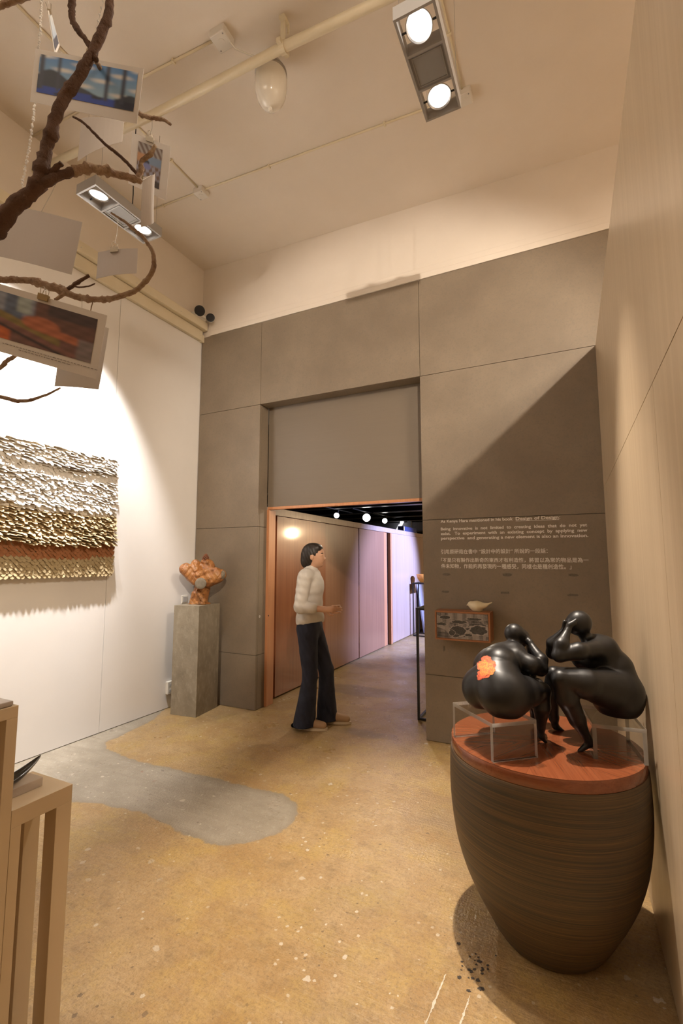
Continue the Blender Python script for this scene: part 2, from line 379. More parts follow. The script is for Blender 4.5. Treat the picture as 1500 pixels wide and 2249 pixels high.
    L.new(R(N(3.2, 4), .3, .7, .24, .46), b.inputs['Roughness']); b.inputs['Specular IOR Level'].default_value = .42
    bp = nt.nodes.new('ShaderNodeBump'); bp.inputs['Strength'].default_value = .26; bp.inputs['Distance'].default_value = .01
    L.new(mth('ADD', mth('ADD', N(14, 4, .7), N(90, 2, .6)), mth('ADD', mth('MULTIPLY', N(1, 2, .6, mp((6, 70, 1), .6)), .8), mth('MULTIPLY', N(1, 2, .6, mp((6, 60, 1), -.5)), .8))), bp.inputs['Height']); L.new(bp.outputs[0], b.inputs['Normal'])
    return m
fl = link('floor', floor_mesh(), floor_material()); fl['kind'] = 'structure'
def blob(pts, z0, z1): return MB().prism([(x, y, z0) for x, y in pts], (0, 0, z1 - z0))
streak = M('dried_paint', (.66, .60, .50), .6, c2=(.50, .43, .32), sc=(60, 60, 60))
for (ax, ay), (bx_, by_), wd in (((-.507, 1.69), (-.492, 1.91), .010), ((-.404, 1.73), (-.393, 1.862), .009), ((-.516, 1.42), (-.500, 1.665), .009)):
    n_ = 26; A_, B_ = [], []
    for k in range(n_ + 1):
        f_ = k / n_; w_ = wd * (.25 + .75 * math.sin(PI * min(1, .08 + f_ * .9))) * rnd.uniform(.35, 1.15); cx_ = ax + (bx_ - ax) * f_ + rnd.uniform(-.0015, .0015); cy_ = ay + (by_ - ay) * f_
        A_.append((cx_ - w_ / 2, cy_)); B_.append((cx_ + w_ / 2, cy_))
    obj('paint_streak', blob(A_ + B_[::-1], .0004, .0011), streak, fl)
for k in range(26):                                           # dried black drips in front of the barrel
    cx_, cy_ = -.405 + rnd.gauss(0, .045), 2.0 + rnd.gauss(0, .055); r_ = rnd.uniform(.003, .010)
    if math.hypot(cx_ + .145, cy_ - 2.293) < .24: continue
    obj('paint_drip', blob([(cx_ + r_ * rnd.uniform(.5, 1.25) * math.cos(a), cy_ + r_ * rnd.uniform(.5, 1.25) * math.sin(a)) for a in np.linspace(0, 2 * PI, 13)[:-1]], .0004, .001), M('black_drip', (.045, .032, .022), .7), fl)

# ceiling
x0, x1, y0, y1 = -4.2, 4.0, -3.6, D + .35
struct('ceiling', MB().add([(x0, y0, zc(x0)), (x1, y0, zc(x1)), (x1, y1, zc(x1)), (x0, y1, zc(x0)), (x0, y0, 5.4), (x1, y0, 5.4), (x1, y1, 5.4), (x0, y1, 5.4)],
       [(0, 1, 2, 3), (4, 7, 6, 5), (0, 4, 5, 1), (1, 5, 6, 2), (2, 6, 7, 3), (3, 7, 4, 0)]), cream)
# left wall: masonry above, white lining boards below, two cable trunks along it
wl = struct('wall_left', MB().box(-4.2, -3.908, -3.6, D + .35, 0, 5.2), cream)
for a, b in ((-3.6, -1.002), (-.998, 1.498), (1.502, 2.998), (3.002, D - .002)):
    obj('panel', MB().box(-3.908, XL, a, b, .006, 4.165), white, wl)
t1 = struct('trim_1', MB().box(-3.908, -3.852, -3.6, D - .03, 4.168, 4.292, .003), creamgloss)
obj('end_cap', MB().box(-3.905, -3.848, D - .045, D - .004, 4.160, 4.245, .002), creamgloss, t1)
t2 = struct('trim_2', MB().box(-3.908, -3.800, -3.6, D - .006, 4.296, 4.392, .004), creamgloss)
for yy in (1.9, 2.5, 3.1, 3.7): obj('screw', MB().lathe((-3.8, yy, 4.33), [(.005, 0), (.004, .003)], 8, (1, 0, 0)), steel, t2)

# back wall: masonry above, fibre-cement slabs below, a timber ledge on top of them
wb = struct('wall_back', MB().box(-4.2, 4.0, D + .012, D + .35, 4.21, 5.2), cream)
core = MB().box(-4.2, X1 - .031, D + .031, D + .158, 0, 4.21).box(X2 + .031, 4.0, D + .03, D + .158, 0, 4.21).box(X1 - .031, X2 + .031, D + .031, D + .158, 3.29, 4.21)
obj('core', core, slab_dark, wb)
g = .0022
for k in range(4):
    z0_, z1_ = ZR[k] + (g if k else .004), ZR[k + 1] - g
    obj('slab', MB().box(XL + .006, X1 - g if k < 3 else X1 - g, D, D + .03, z0_, z1_), slab, wb)
    obj('slab', MB().box(X2 + (g if k == 3 else 0), 1.9, D, D + .03, z0_, z1_), slab, wb)
    if k < 3:
        obj('slab', MB().box(X1 - .03, X1, D + .0305, D + .158, z0_, z1_), slab, wb)
        obj('slab', MB().box(X2, X2 + .03, D + .0305, D + .158, z0_, z1_), slab, wb)
obj('slab', MB().box(X1 + g, X2 - g, D, D + .03, ZR[3] + g, ZR[4] - g), slab, wb)
obj('slab', MB().box(X1, X2, D + .0305, D + .158, ZR[3] + .001, ZR[3] + .012), slab, wb)
t3 = struct('trim_3', MB().box(-3.76, 4.0, D - .006, D + .012, 4.230, 4.285, .003), cream)
t4 = struct('trim_4', MB().box(-3.76, 4.0, D - .001, D + .012, 4.287, 4.345, .003), cream)
# glue marks left by labels, a key hole
mark = M('glue_mark', (.10, .082, .058), .7, c2=(.15, .128, .095), sc=(90, 90, 90))
for x, z, ww, hh in ((-.986, 1.428, .036, .013), (-.477, 1.432, .04, .013), (.016, 1.436, .038, .012), (-.998, 1.278, .034, .011), (-.50, 1.284, .038, .012), (.006, 1.280, .040, .011), (-1.02, .789, .009, .028), (-.75, .33, .035, .012), (-.45, .50, .03, .012)):
    pts = []
    for i in range(14):
        a = 2 * PI * i / 14; e = abs(math.cos(a)) ** .5 * (1 if math.cos(a) > 0 else -1), abs(math.sin(a)) ** .5 * (1 if math.sin(a) > 0 else -1)
        pts.append((x + ww * e[0] * rnd.uniform(.8, 1.05), D - .0005, z + hh * e[1] * rnd.uniform(.6, 1.1)))
    obj('glue_mark', MB().prism(pts[::-1], (0, .0008, 0)), mark, wb)
obj('keyhole_plate', MB().lathe((X1, 4.19, .955), [(.014, 0), (.014, .002), (.006, .003)], 16, (1, 0, 0)), steel, wb)

# vinyl lettering on the slabs
ink = M('white_vinyl', (.78, .74, .68), .5)
dg = None
def lettering(txt, x, z, size, width=None, off=.0008, sx=1.0):
    cu = bpy.data.curves.new('lettering', 'FONT'); cu.body = txt; cu.size = size; cu.offset = off; cu.extrude = .0005; cu.resolution_u = 3
    t = bpy.data.objects.new('lettering', cu); C.objects.link(t); bpy.context.view_layer.update()
    me = bpy.data.meshes.new_from_object(t.evaluated_get(bpy.context.evaluated_depsgraph_get())); bpy.data.objects.remove(t)
    n = len(me.vertices); a = np.zeros(n * 3); me.vertices.foreach_get('co', a); a = a.reshape(-1, 3)
    k = width / (a[:, 0].max() - a[:, 0].min()) if width else sx
    q = np.c_[x + (a[:, 0] - a[:, 0].min()) * k, D - .0006 - a[:, 2], z + a[:, 1]]
    me.vertices.foreach_set('co', q.ravel()); me.update(); link('lettering', me, ink, wb); return x + (a[:, 0].max() - a[:, 0].min()) * k
e1 = lettering('As Kenya Hara mentioned in his book ', -1.027, 1.885, .036, .61)
e2 = lettering('Design of Design', -.395, 1.885, .036, .325)
lettering(':', -.064, 1.885, .036)
obj('underline', MB().box(-.395, -.066, D - .0012, D - .0003, 1.876, 1.879), ink, wb)
lettering('Being  innovative  is  not  limited  to  creating  ideas  that  do  not  yet', -1.027, 1.817, .036, 1.158)
lettering('exist.   To  experiment  with  an  existing  concept  by  applying  new', -1.027, 1.7755, .036, 1.158)
lettering('perspective  and generating a new element is also an innovation.', -1.027, 1.734, .036, 1.162)
lettering('引用原研哉在書中 “設計中的設計” 所說的一段話：', -1.03, 1.612, .0415, .868, .0004)
lettering('「不是只有製作出新奇的東西才有創造性，將習以為常的物品是為一', -1.03, 1.538, .0415, 1.158, .0004)
lettering('件未知物，作能夠再發現的一種感受，同樣也是種創造性。」', -1.03, 1.4855, .0415, 1.035, .0004)

# timber partition on the right: an upper and two lower boards over a core, open above
wr = struct('wall_right', MB().box(XR + .012, XR + .09, -2.5, D - .001, 0, ZR[3] - .004), slab_dark)
for y0_, y1_, z0_, z1_ in ((-2.5, D - .002, 2.112, ZR[3]), (-2.5, 1.7135, .01, 2.108), (1.7165, D - .002, .01, 2.108)):
    obj('panel', MB().box(XR, XR + .012, y0_, y1_, z0_, z1_), veneer, wr)
    obj('panel', MB().box(XR + .09, XR + .102, y0_, y1_, z0_, z1_), veneer, wr)
# the rest of the room around the camera
struct('wall_front', MB().box(-4.2, 4.0, -3.9, -3.6, 0, 5.2), cream)
struct('wall_right_outer', MB().box(3.7, 4.0, -3.6, D + .35, 0, 5.2), cream)

# doorway: sliding screen under the lintel with a timber edge, timber post at the left jamb
d1 = struct('door_1', MB().box(X1 + .004, X2 + .02, D + .165, D + .205, 2.142, 3.36), screen)
obj('bottom_rail', MB().box(X1 + .004, X2 + .02, D + .163, D + .215, 2.112, 2.1415, .002), orangewood, d1)
post = struct('trim_5', MB().box(-3.10, -2.982, D + .16, D + .29, 0, 2.111, .003), orangewood)
obj('keyhole', MB().lathe((-2.982, 4.31, .953), [(.009, 0), (.008, .002), (.004, .002)], 12, (1, 0, 0)), blackm, post)

# corridor: long timber sliding wall
wc = struct('wall_corridor', MB().box(-3.22, -3.11, 4.45, 13.0, .01, 2.08), slab_dark)
for a, b, x, m_ in ((4.575, 5.79, -3.062, redwood), (5.795, 6.958, -3.078, redwood_pale), (6.963, 8.09, -3.068, redwood_pale), (8.46, 9.826, -3.045, redwood_palest), (9.832, 11.2, -3.045, redwood_palest), (11.206, 12.9, -3.045, redwood)):
    obj('panel', MB().box(-3.105, x, a, b, .018, 2.068, .002), m_, wc)
obj('post', MB().box(-3.105, -3.085, 8.10, 8.28, .01, 2.068), orangewood, wc)
obj('post', MB().box(-3.105, -3.046, 8.375, 8.455, .01, 2.068), orangewood, wc)
obj('rail', MB().box(-3.20, -3.055, 4.30, 13.0, 2.072, 2.158, .003), redwood_palest, wc)
struct('wall_corridor_end', MB().box(-8.2, 4.0, 16.4, 16.6, 0, 3.2), darkceil)
struct('wall_corridor_left', MB().box(-8.4, -8.2, D + .36, 16.6, 0, 3.2), darkceil)
struct('wall_corridor_right', MB().box(4.0, 4.2, D + .36, 16.6, 0, 3.2), cream)
struct('wall_corridor_front', MB().box(-8.2, -4.2, D + .16, D + .36, 0, 3.2), darkceil)
cc = struct('ceiling_corridor', MB().box(-8.2, 4.0, D + .215, 16.6, 3.0, 3.1), darkceil)
for yy in (6.2, 7.35, 8.5, 9.65, 10.8, 12.0, 13.2, 14.4):
    b_ = obj('beam', MB().box(-8.1, 3.9, yy, yy + .09, 2.62, 3.0), darkceil, cc)
    obj('flange', MB().box(-8.1, 3.9, yy - .03, yy + .12, 2.605, 2.62), steel, b_)

# ------------------------------------------------------------------ measured points (metres; x right, y into the room, z up)
B_main=[(-1.392,0.41,2.013,0.0218),(-1.273,0.435,2.101,0.0195),(-1.126,0.455,2.158,0.0177),(-1.032,0.465,2.184,0.0167),(-0.958,0.466,2.197,0.0153),(-0.931,0.475,2.227,0.014),(-0.909,0.484,2.247,0.0131),(-0.886,0.492,2.273,0.0127),(-0.877,0.492,2.308,0.0105),(-0.872,0.492,2.336,0.0105),(-0.858,0.493,2.377,0.0101),(-0.844,0.496,2.418,0.0096),(-0.832,0.499,2.441,0.0101),(-0.81,0.506,2.473,0.0092),(-0.789,0.512,2.508,0.0088),(-0.775,0.515,2.537,0.0083),(-0.761,0.519,2.569,0.0083),(-0.75,0.52,2.604,0.0074),(-0.745,0.516,2.656,0.007),(-0.734,0.514,2.726,0.0057)]
B_left_fork=[(-0.776,0.518,2.507,0.0048),(-0.786,0.511,2.532,0.0048),(-0.795,0.504,2.549,0.0048),(-0.808,0.496,2.569,0.0048),(-0.815,0.49,2.589,0.0057),(-0.813,0.487,2.621,0.0061),(-0.809,0.483,2.674,0.0053)]
B_arm=[(-0.882,0.494,2.271,0.0066),(-0.868,0.5,2.276,0.0083),(-0.859,0.514,2.296,0.0084),(-0.846,0.529,2.31,0.0081),(-0.834,0.555,2.334,0.0082),(-0.827,0.579,2.346,0.0075),(-0.822,0.603,2.356,0.0072),(-0.813,0.629,2.365,0.0068),(-0.805,0.654,2.373,0.006)]
B_arm_tip=[(-0.807,0.647,2.372,0.0054),(-0.803,0.652,2.396,0.005),(-0.801,0.651,2.416,0.0045),(-0.785,0.657,2.429,0.005),(-0.778,0.659,2.439,0.0045),(-0.773,0.661,2.449,0.004)]
B_long_twig=[(-0.805,0.648,2.375,0.0035),(-0.808,0.646,2.385,0.0035),(-0.833,0.624,2.417,0.0034),(-0.853,0.601,2.434,0.0029),(-0.875,0.587,2.46,0.0027),(-0.895,0.575,2.482,0.0024),(-0.913,0.565,2.493,0.0019)]
B_stub=[(-0.878,0.495,2.283,0.0053),(-0.865,0.5,2.293,0.0048),(-0.845,0.507,2.31,0.0044)]
B_hidden_twig=[(-0.782,0.514,2.521,0.0039),(-0.818,0.549,2.554,0.0042),(-0.875,0.626,2.607,0.0046),(-0.849,0.676,2.577,0.0047),(-0.837,0.683,2.571,0.0042),(-0.824,0.689,2.566,0.0042),(-0.799,0.702,2.562,0.0037),(-0.784,0.711,2.551,0.0026)]
B_loop=[(-1.421,0.422,1.982,0.0152),(-1.286,0.464,2.088,0.011),(-1.158,0.487,2.135,0.0083),(-1.105,0.512,2.148,0.0073),(-1.07,0.529,2.147,0.0063),(-1.039,0.544,2.147,0.0063),(-1.004,0.561,2.144,0.0073),(-0.989,0.569,2.137,0.0073),(-0.972,0.578,2.132,0.0078),(-0.954,0.587,2.126,0.0078),(-0.931,0.6,2.113,0.0063),(-0.913,0.609,2.108,0.0063),(-0.89,0.621,2.105,0.0058),(-0.862,0.635,2.106,0.0051),(-0.836,0.646,2.113,0.0054),(-0.809,0.658,2.124,0.0049),(-0.793,0.664,2.14,0.0049),(-0.78,0.669,2.156,0.0049),(-0.772,0.67,2.175,0.0049),(-0.772,0.667,2.203,0.0044),(-0.78,0.661,2.221,0.0039),(-0.79,0.654,2.238,0.0034),(-0.802,0.647,2.249,0.0034),(-0.822,0.635,2.269,0.0029),(-0.833,0.629,2.277,0.0024),(-0.849,0.62,2.289,0.0019)]
B_loop_spur=[(-0.948,0.591,2.123,0.0039),(-0.938,0.595,2.128,0.0039),(-0.926,0.6,2.137,0.0039),(-0.912,0.605,2.146,0.0034),(-0.897,0.612,2.156,0.0029)]
B_loop_spur_twig=[(-0.926,0.6,2.135,0.0019),(-0.921,0.603,2.131,0.0017),(-0.9,0.613,2.133,0.0015),(-0.887,0.619,2.139,0.0012)]
B_loop_drop=[(-0.944,0.593,2.123,0.0034),(-0.94,0.585,2.109,0.0034),(-0.946,0.573,2.093,0.0029)]
B_curl=[(-0.891,0.62,2.107,0.0015),(-0.892,0.62,2.1,0.0012),(-0.896,0.62,2.089,0.0011),(-0.901,0.62,2.071,0.001),(-0.908,0.617,2.062,0.0009)]
B_low=[(-1.439,0.435,1.884,0.0102),(-1.212,0.487,1.908,0.0068),(-1.115,0.534,1.91,0.0044),(-1.081,0.552,1.899,0.0039),(-1.056,0.565,1.891,0.0044),(-1.042,0.572,1.889,0.0039),(-1.021,0.582,1.891,0.0032),(-1.008,0.588,1.896,0.0029),(-0.987,0.597,1.904,0.0024),(-0.963,0.607,1.917,0.0019)]
B_low_rise=[(-1.212,0.487,1.908,0.0054),(-1.132,0.523,1.932,0.0046),(-1.078,0.546,1.959,0.0044),(-1.063,0.552,1.975,0.0044),(-1.046,0.559,1.986,0.0039),(-1.023,0.567,2.01,0.0034)]
B_top=[(-1.408,0.393,2.284,0.0172),(-1.337,0.409,2.545,0.0123),(-1.21,0.451,2.718,0.0092),(-1.125,0.486,2.774,0.0077),(-1.097,0.498,2.788,0.0066),(-1.069,0.51,2.798,0.0061),(-1.041,0.523,2.808,0.0056),(-0.984,0.546,2.841,0.0041)]
B_trunk=[(-1.471,0.449,1.63,0.0307),(-1.439,0.424,1.881,0.0293),(-1.394,0.409,2.013,0.0258),(-1.399,0.399,2.177,0.0241),(-1.407,0.391,2.304,0.0202)]
C_blue=[[-0.949,0.501,2.606],[-0.749,0.603,2.564],[-0.767,0.607,2.45],[-0.964,0.506,2.496]]
C_edge=[[-0.932,0.51,2.696],[-0.973,0.539,2.752],[-0.96,0.555,2.678],[-0.923,0.526,2.601]]
C_white=[[-0.913,0.711,2.587],[-0.829,0.755,2.552],[-0.847,0.762,2.423],[-0.927,0.718,2.464]]
C_grey_upper=[[-1.077,0.688,2.679],[-0.979,0.736,2.67],[-0.984,0.74,2.614],[-1.089,0.695,2.565]]
C_left_blank=[[-1.207,0.546,2.391],[-0.996,0.654,2.341],[-1.022,0.656,2.216],[-1.232,0.547,2.271]]
C_mid_blank=[[-1.036,0.726,2.323],[-0.946,0.769,2.333],[-0.95,0.774,2.269],[-1.042,0.731,2.255]]
C_twist=[[-0.846,0.694,2.43],[-0.853,0.731,2.474],[-0.865,0.738,2.359],[-0.861,0.7,2.315]]
C_big=[[-1.01,0.452,2.095],[-0.78,0.573,2.019],[-0.805,0.575,1.897],[-1.035,0.454,1.971]]
C_behind=[[-0.913,0.572,2.052],[-0.83,0.615,2.024],[-0.853,0.618,1.898],[-0.934,0.578,1.905]]
FIG_R=[('e', [0.151, 2.358, 0.985], [0.1021, 0.1105, 0.1071], 0.012), ('c', [0.152, 2.361, 1.014], [0.145, 2.371, 1.089], 0.0906, 0.0729, 0.03), ('c', [0.147, 2.395, 1.084], [0.101, 2.375, 1.164], 0.0736, 0.0568, 0.03), ('c', [0.101, 2.375, 1.164], [0.078, 2.372, 1.183], 0.0568, 0.0415, 0.03), ('e', [0.05, 2.367, 1.114], [0.0657, 0.0692, 0.0449], 0.02), ('c', [0.054, 2.358, 1.2], [0.031, 2.354, 1.243], 0.0259, 0.0243, 0.02), ('e', [0.023, 2.346, 1.278], [0.0521, 0.0486, 0.0528], 0.015), ('e', [-0.001, 2.336, 1.264], [0.0278, 0.0278, 0.0261], 0.03), ('c', [0.118, 2.348, 1.177], [0.014, 2.207, 1.178], 0.0373, 0.0319, 0.045), ('c', [0.014, 2.207, 1.178], [-0.059, 2.185, 1.16], 0.0326, 0.0281, 0.02), ('c', [-0.059, 2.185, 1.16], [-0.05, 2.196, 1.201], 0.0281, 0.0289, 0.01), ('c', [-0.05, 2.196, 1.201], [-0.023, 2.236, 1.258], 0.0289, 0.012, 0.01), ('c', [-0.023, 2.236, 1.258], [-0.016, 2.249, 1.277], 0.012, 0.0114, 0.01), ('c', [-0.016, 2.243, 1.278], [0.011, 2.253, 1.299], 0.0121, 0.0074, 0.008), ('c', [-0.017, 2.243, 1.274], [0.004, 2.246, 1.285], 0.0094, 0.008, 0.008), ('c', [0.081, 2.465, 1.161], [-0.014, 2.423, 1.133], 0.0341, 0.0323, 0.02), ('c', [-0.014, 2.423, 1.133], [-0.09, 2.34, 1.14], 0.0323, 0.0264, 0.02), ('c', [-0.09, 2.34, 1.14], [-0.085, 2.326, 1.184], 0.0264, 0.0281, 0.01), ('c', [-0.085, 2.326, 1.184], [-0.039, 2.308, 1.248], 0.0281, 0.0111, 0.01), ('c', [-0.039, 2.308, 1.248], [-0.034, 2.295, 1.284], 0.0104, 0.0089, 0.008), ('c', [0.143, 2.324, 1.008], [0.031, 2.181, 1.057], 0.0893, 0.0589, 0.012), ('c', [0.031, 2.181, 1.057], [-0.057, 2.136, 1.077], 0.0589, 0.0344, 0.012), ('c', [-0.057, 2.136, 1.077], [-0.038, 2.166, 0.997], 0.0344, 0.0432, 0.01), ('c', [-0.038, 2.166, 0.997], [-0.004, 2.204, 0.905], 0.0432, 0.0322, 0.01), ('c', [-0.004, 2.204, 0.905], [0.027, 2.228, 0.833], 0.0322, 0.0161, 0.01), ('c', [0.027, 2.228, 0.833], [0.039, 2.236, 0.812], 0.0161, 0.0145, 0.012), ('c', [0.039, 2.236, 0.812], [-0.001, 2.22, 0.778], 0.0154, 0.0084, 0.012), ('c', [0.143, 2.519, 0.961], [0.022, 2.478, 0.999], 0.0826, 0.0616, 0.012), ('c', [0.022, 2.478, 0.999], [-0.092, 2.414, 1.032], 0.0616, 0.0333, 0.012), ('c', [-0.092, 2.414, 1.032], [-0.109, 2.416, 0.935], 0.0333, 0.0362, 0.01), ('c', [-0.109, 2.416, 0.935], [-0.101, 2.432, 0.834], 0.0362, 0.0217, 0.01), ('c', [-0.101, 2.432, 0.834], [-0.096, 2.439, 0.795], 0.0217, 0.013, 0.01), ('c', [-0.096, 2.439, 0.795], [-0.066, 2.456, 0.773], 0.0138, 0.0072, 0.012)]
FIG_L=[('e', [-0.269, 2.084, 1.004], [0.103, 0.0968, 0.0993], 0.012), ('e', [-0.372, 2.152, 1.0], [0.0823, 0.0823, 0.0882], 0.02), ('c', [-0.304, 2.125, 1.042], [-0.295, 2.167, 1.097], 0.0963, 0.0819, 0.04), ('c', [-0.301, 2.21, 1.088], [-0.261, 2.258, 1.129], 0.0835, 0.0576, 0.03), ('c', [-0.352, 2.296, 1.1], [-0.237, 2.246, 1.139], 0.0455, 0.047, 0.03), ('c', [-0.363, 2.271, 1.07], [-0.307, 2.26, 1.111], 0.0625, 0.0616, 0.03), ('c', [-0.255, 2.28, 1.159], [-0.238, 2.307, 1.189], 0.0274, 0.0269, 0.02), ('c', [-0.245, 2.311, 1.219], [-0.219, 2.338, 1.196], 0.0444, 0.0401, 0.012), ('c', [-0.227, 2.207, 1.134], [-0.169, 2.194, 1.107], 0.0395, 0.0355, 0.02), ('c', [-0.169, 2.194, 1.107], [-0.135, 2.223, 1.089], 0.0355, 0.0292, 0.02), ('c', [-0.135, 2.223, 1.089], [-0.132, 2.243, 1.123], 0.0285, 0.0262, 0.01), ('c', [-0.132, 2.243, 1.123], [-0.167, 2.289, 1.164], 0.0262, 0.0162, 0.01), ('c', [-0.167, 2.289, 1.164], [-0.18, 2.303, 1.184], 0.0152, 0.0136, 0.01), ('c', [-0.18, 2.303, 1.184], [-0.191, 2.317, 1.2], 0.0143, 0.0089, 0.01), ('c', [-0.325, 2.352, 1.114], [-0.244, 2.466, 1.043], 0.0392, 0.0367, 0.02), ('c', [-0.244, 2.466, 1.043], [-0.172, 2.502, 1.036], 0.0367, 0.0293, 0.02), ('c', [-0.172, 2.502, 1.036], [-0.193, 2.458, 1.135], 0.0293, 0.0163, 0.01), ('c', [-0.193, 2.458, 1.135], [-0.204, 2.404, 1.174], 0.0145, 0.0107, 0.01), ('e', [-0.24, 2.346, 1.033], [0.0802, 0.0697, 0.0628], 0.02), ('c', [-0.252, 2.087, 1.002], [-0.184, 2.153, 1.006], 0.0841, 0.0601, 0.02), ('c', [-0.184, 2.153, 1.006], [-0.132, 2.213, 1.001], 0.0601, 0.0337, 0.012), ('c', [-0.132, 2.213, 1.001], [-0.138, 2.218, 0.934], 0.0337, 0.0353, 0.01), ('c', [-0.138, 2.218, 0.934], [-0.145, 2.237, 0.847], 0.0353, 0.0178, 0.01), ('c', [-0.145, 2.237, 0.847], [-0.144, 2.242, 0.808], 0.0178, 0.0116, 0.01), ('c', [-0.146, 2.242, 0.806], [-0.129, 2.253, 0.782], 0.0129, 0.0071, 0.012), ('c', [-0.342, 2.294, 0.96], [-0.231, 2.438, 0.959], 0.0764, 0.0612, 0.02), ('c', [-0.231, 2.438, 0.959], [-0.17, 2.467, 0.959], 0.0612, 0.0342, 0.012), ('c', [-0.17, 2.467, 0.959], [-0.182, 2.449, 0.88], 0.0342, 0.0303, 0.01), ('c', [-0.175, 2.452, 0.88], [-0.191, 2.453, 0.802], 0.0321, 0.0121, 0.01), ('c', [-0.191, 2.453, 0.802], [-0.17, 2.465, 0.784], 0.0121, 0.0078, 0.012)]
BUST=[('c', [-3.61, 3.92, 1.097], [-3.561, 3.921, 1.292], 0.087, 0.0806, 0.014), ('e', [-3.616, 3.919, 1.076], [0.106, 0.0891, 0.0212], 0.01), ('c', [-3.602, 3.85, 1.348], [-3.678, 3.767, 1.457], 0.0631, 0.0586, 0.014), ('c', [-3.678, 3.767, 1.457], [-3.665, 3.771, 1.478], 0.0502, 0.046, 0.014), ('c', [-3.646, 3.835, 1.385], [-3.613, 3.879, 1.342], 0.0632, 0.0635, 0.01), ('c', [-3.602, 3.842, 1.515], [-3.587, 3.823, 1.453], 0.0464, 0.0356, 0.006), ('c', [-3.587, 3.823, 1.453], [-3.616, 3.804, 1.49], 0.0344, 0.026, 0.006), ('e', [-3.534, 3.938, 1.456], [0.1001, 0.0809, 0.115], 0.014), ('c', [-3.56, 3.831, 1.399], [-3.427, 3.879, 1.445], 0.0314, 0.0376, 0.007), ('c', [-3.458, 3.866, 1.429], [-3.377, 3.902, 1.458], 0.025, 0.023, 0.006), ('c', [-3.464, 3.895, 1.345], [-3.379, 3.931, 1.391], 0.0775, 0.0796, 0.014), ('c', [-3.379, 3.931, 1.391], [-3.341, 3.949, 1.399], 0.0775, 0.0545, 0.01), ('c', [-3.504, 3.833, 1.326], [-3.487, 3.809, 1.311], 0.054, 0.0529, 0.006), ('c', [-3.442, 3.858, 1.371], [-3.407, 3.868, 1.33], 0.0249, 0.029, 0.006), ('e', [-3.652, 3.856, 1.082], [0.0463, 0.0379, 0.0189], 0.01), ('e', [-3.536, 3.866, 1.096], [0.0626, 0.0376, 0.0292], 0.01), ('e', [-3.511, 3.936, 1.086], [0.0379, 0.0379, 0.0253], 0.01), ('c', [-3.613, 3.839, 1.203], [-3.64, 3.849, 1.093], 0.0251, 0.0294, 0.01), ('c', [-3.553, 3.832, 1.226], [-3.49, 3.862, 1.131], 0.0208, 0.0249, 0.006), ('c', [-3.537, 3.871, 1.541], [-3.485, 3.886, 1.528], 0.0177, 0.0177, 0.006), ('c', [-3.578, 3.835, 1.478], [-3.559, 3.841, 1.411], 0.0189, 0.0168, 0.006)]
TRUNK=[-1.471, 0.449]
thw=[-0.822, 0.691, 2.566]
thb=[-0.984, 0.572, 2.134]
thm=[-0.836, 0.627, 2.28]
the=[-0.999, 0.54, 2.83]
s3a=[-1.006, 0.537, 2.83]
s3b=[-1.009, 0.539, 2.507]
s3c=[-1.02, 0.532, 2.334]
BUST_FACE=[(-3.491,3.807,1.315),(-3.31,3.941,1.4)]
BUST_CONE=(-3.538,3.923,1.535)
FLOWER_C=[-0.322, 1.96, 1.129]

# ------------------------------------------------------------------ ceiling services
wire_m = M('hanging_wire', (.35, .33, .30), .4, metal=.7)
fix_m = M('satin_aluminium', (.34, .325, .31), .42, metal=.25)
gear_m = M('gear_tray_grey', (.24, .23, .22), .5)
ring_m = M('lamp_ring', (.40, .385, .37), .3, metal=.8)
lens_m = M('lit_lens', (1, .95, .88), .3, emit=3.5)
lens_b = M('bright_lit_lens', (1, .95, .88), .3, emit=9)
def fixture(loc, label, tilt_a, tilt_b, lens_mats):
    x, y, z = loc                                   # centre of the underside
    t = thing('ceiling_light', label, 'lamp', loc, 'twin lamp fixtures under the ceiling')
    hw, hl, hh, e = .105, .30, .075, .013
    f = MB().box(x - hw, x - hw + e, y - hl, y + hl, z, z + hh).box(x + hw - e, x + hw, y - hl, y + hl, z, z + hh)
    for a in (-hl, -.108, .095, hl - e): f.box(x - hw + e, x + hw - e, y + a, y + a + e, z, z + hh)
    obj('frame', f, fix_m, t)
    tr = obj('gear_tray', MB().box(x - hw + e, x + hw - e, y - .095, y + .095, z + .008, z + .06), gear_m, t)
    obj('tray_rim', MB().box(x - .08, x + .08, y - .084, y - .078, z + .004, z + .008).box(x - .08, x + .08, y + .078, y + .084, z + .004, z + .008).box(x - .08, x - .074, y - .078, y + .078, z + .004, z + .008).box(x + .074, x + .08, y - .078, y + .078, z + .004, z + .008), ring_m, tr)
    for dy, ax, lm in ((-.198, tilt_a, lens_mats[0]), (.202, tilt_b, lens_mats[1])):
        a = np.array(ax, float); a /= np.linalg.norm(a); c = np.array((x, y + dy, z + .03))
        lamp = obj('lamp', MB().lathe(c - a * .05, [(.03, 0), (.05, .015), (.066, .045), (.070, .055), (.066, .057), (.060, .050)], 32, a, cap=False).lathe(c - a * .055, [(.03, 0), (.03, .012)], 20, a), ring_m, t, auto=40)
        obj('lens', MB().lathe(c - a * .004, [(.0595, 0), (.0595, .003)], 32, a), lm, lamp)
        for q0, q1 in ((x - hw + e, x - .068), (x + .068, x + hw - e)): obj('pivot', MB().tube([(q0, y + dy, z + .03), (q1, y + dy, z + .03)], .005, 8), blackm, lamp)
    for sx in (-1, 1):
        for sy in (-.25, .25): obj('wire', MB().tube([(x + sx * .09, y + sy, z + hh), (x + sx * .09, y + sy, zc(x + sx * .09) + .004)], .0012, 5), wire_m, t)
    return t
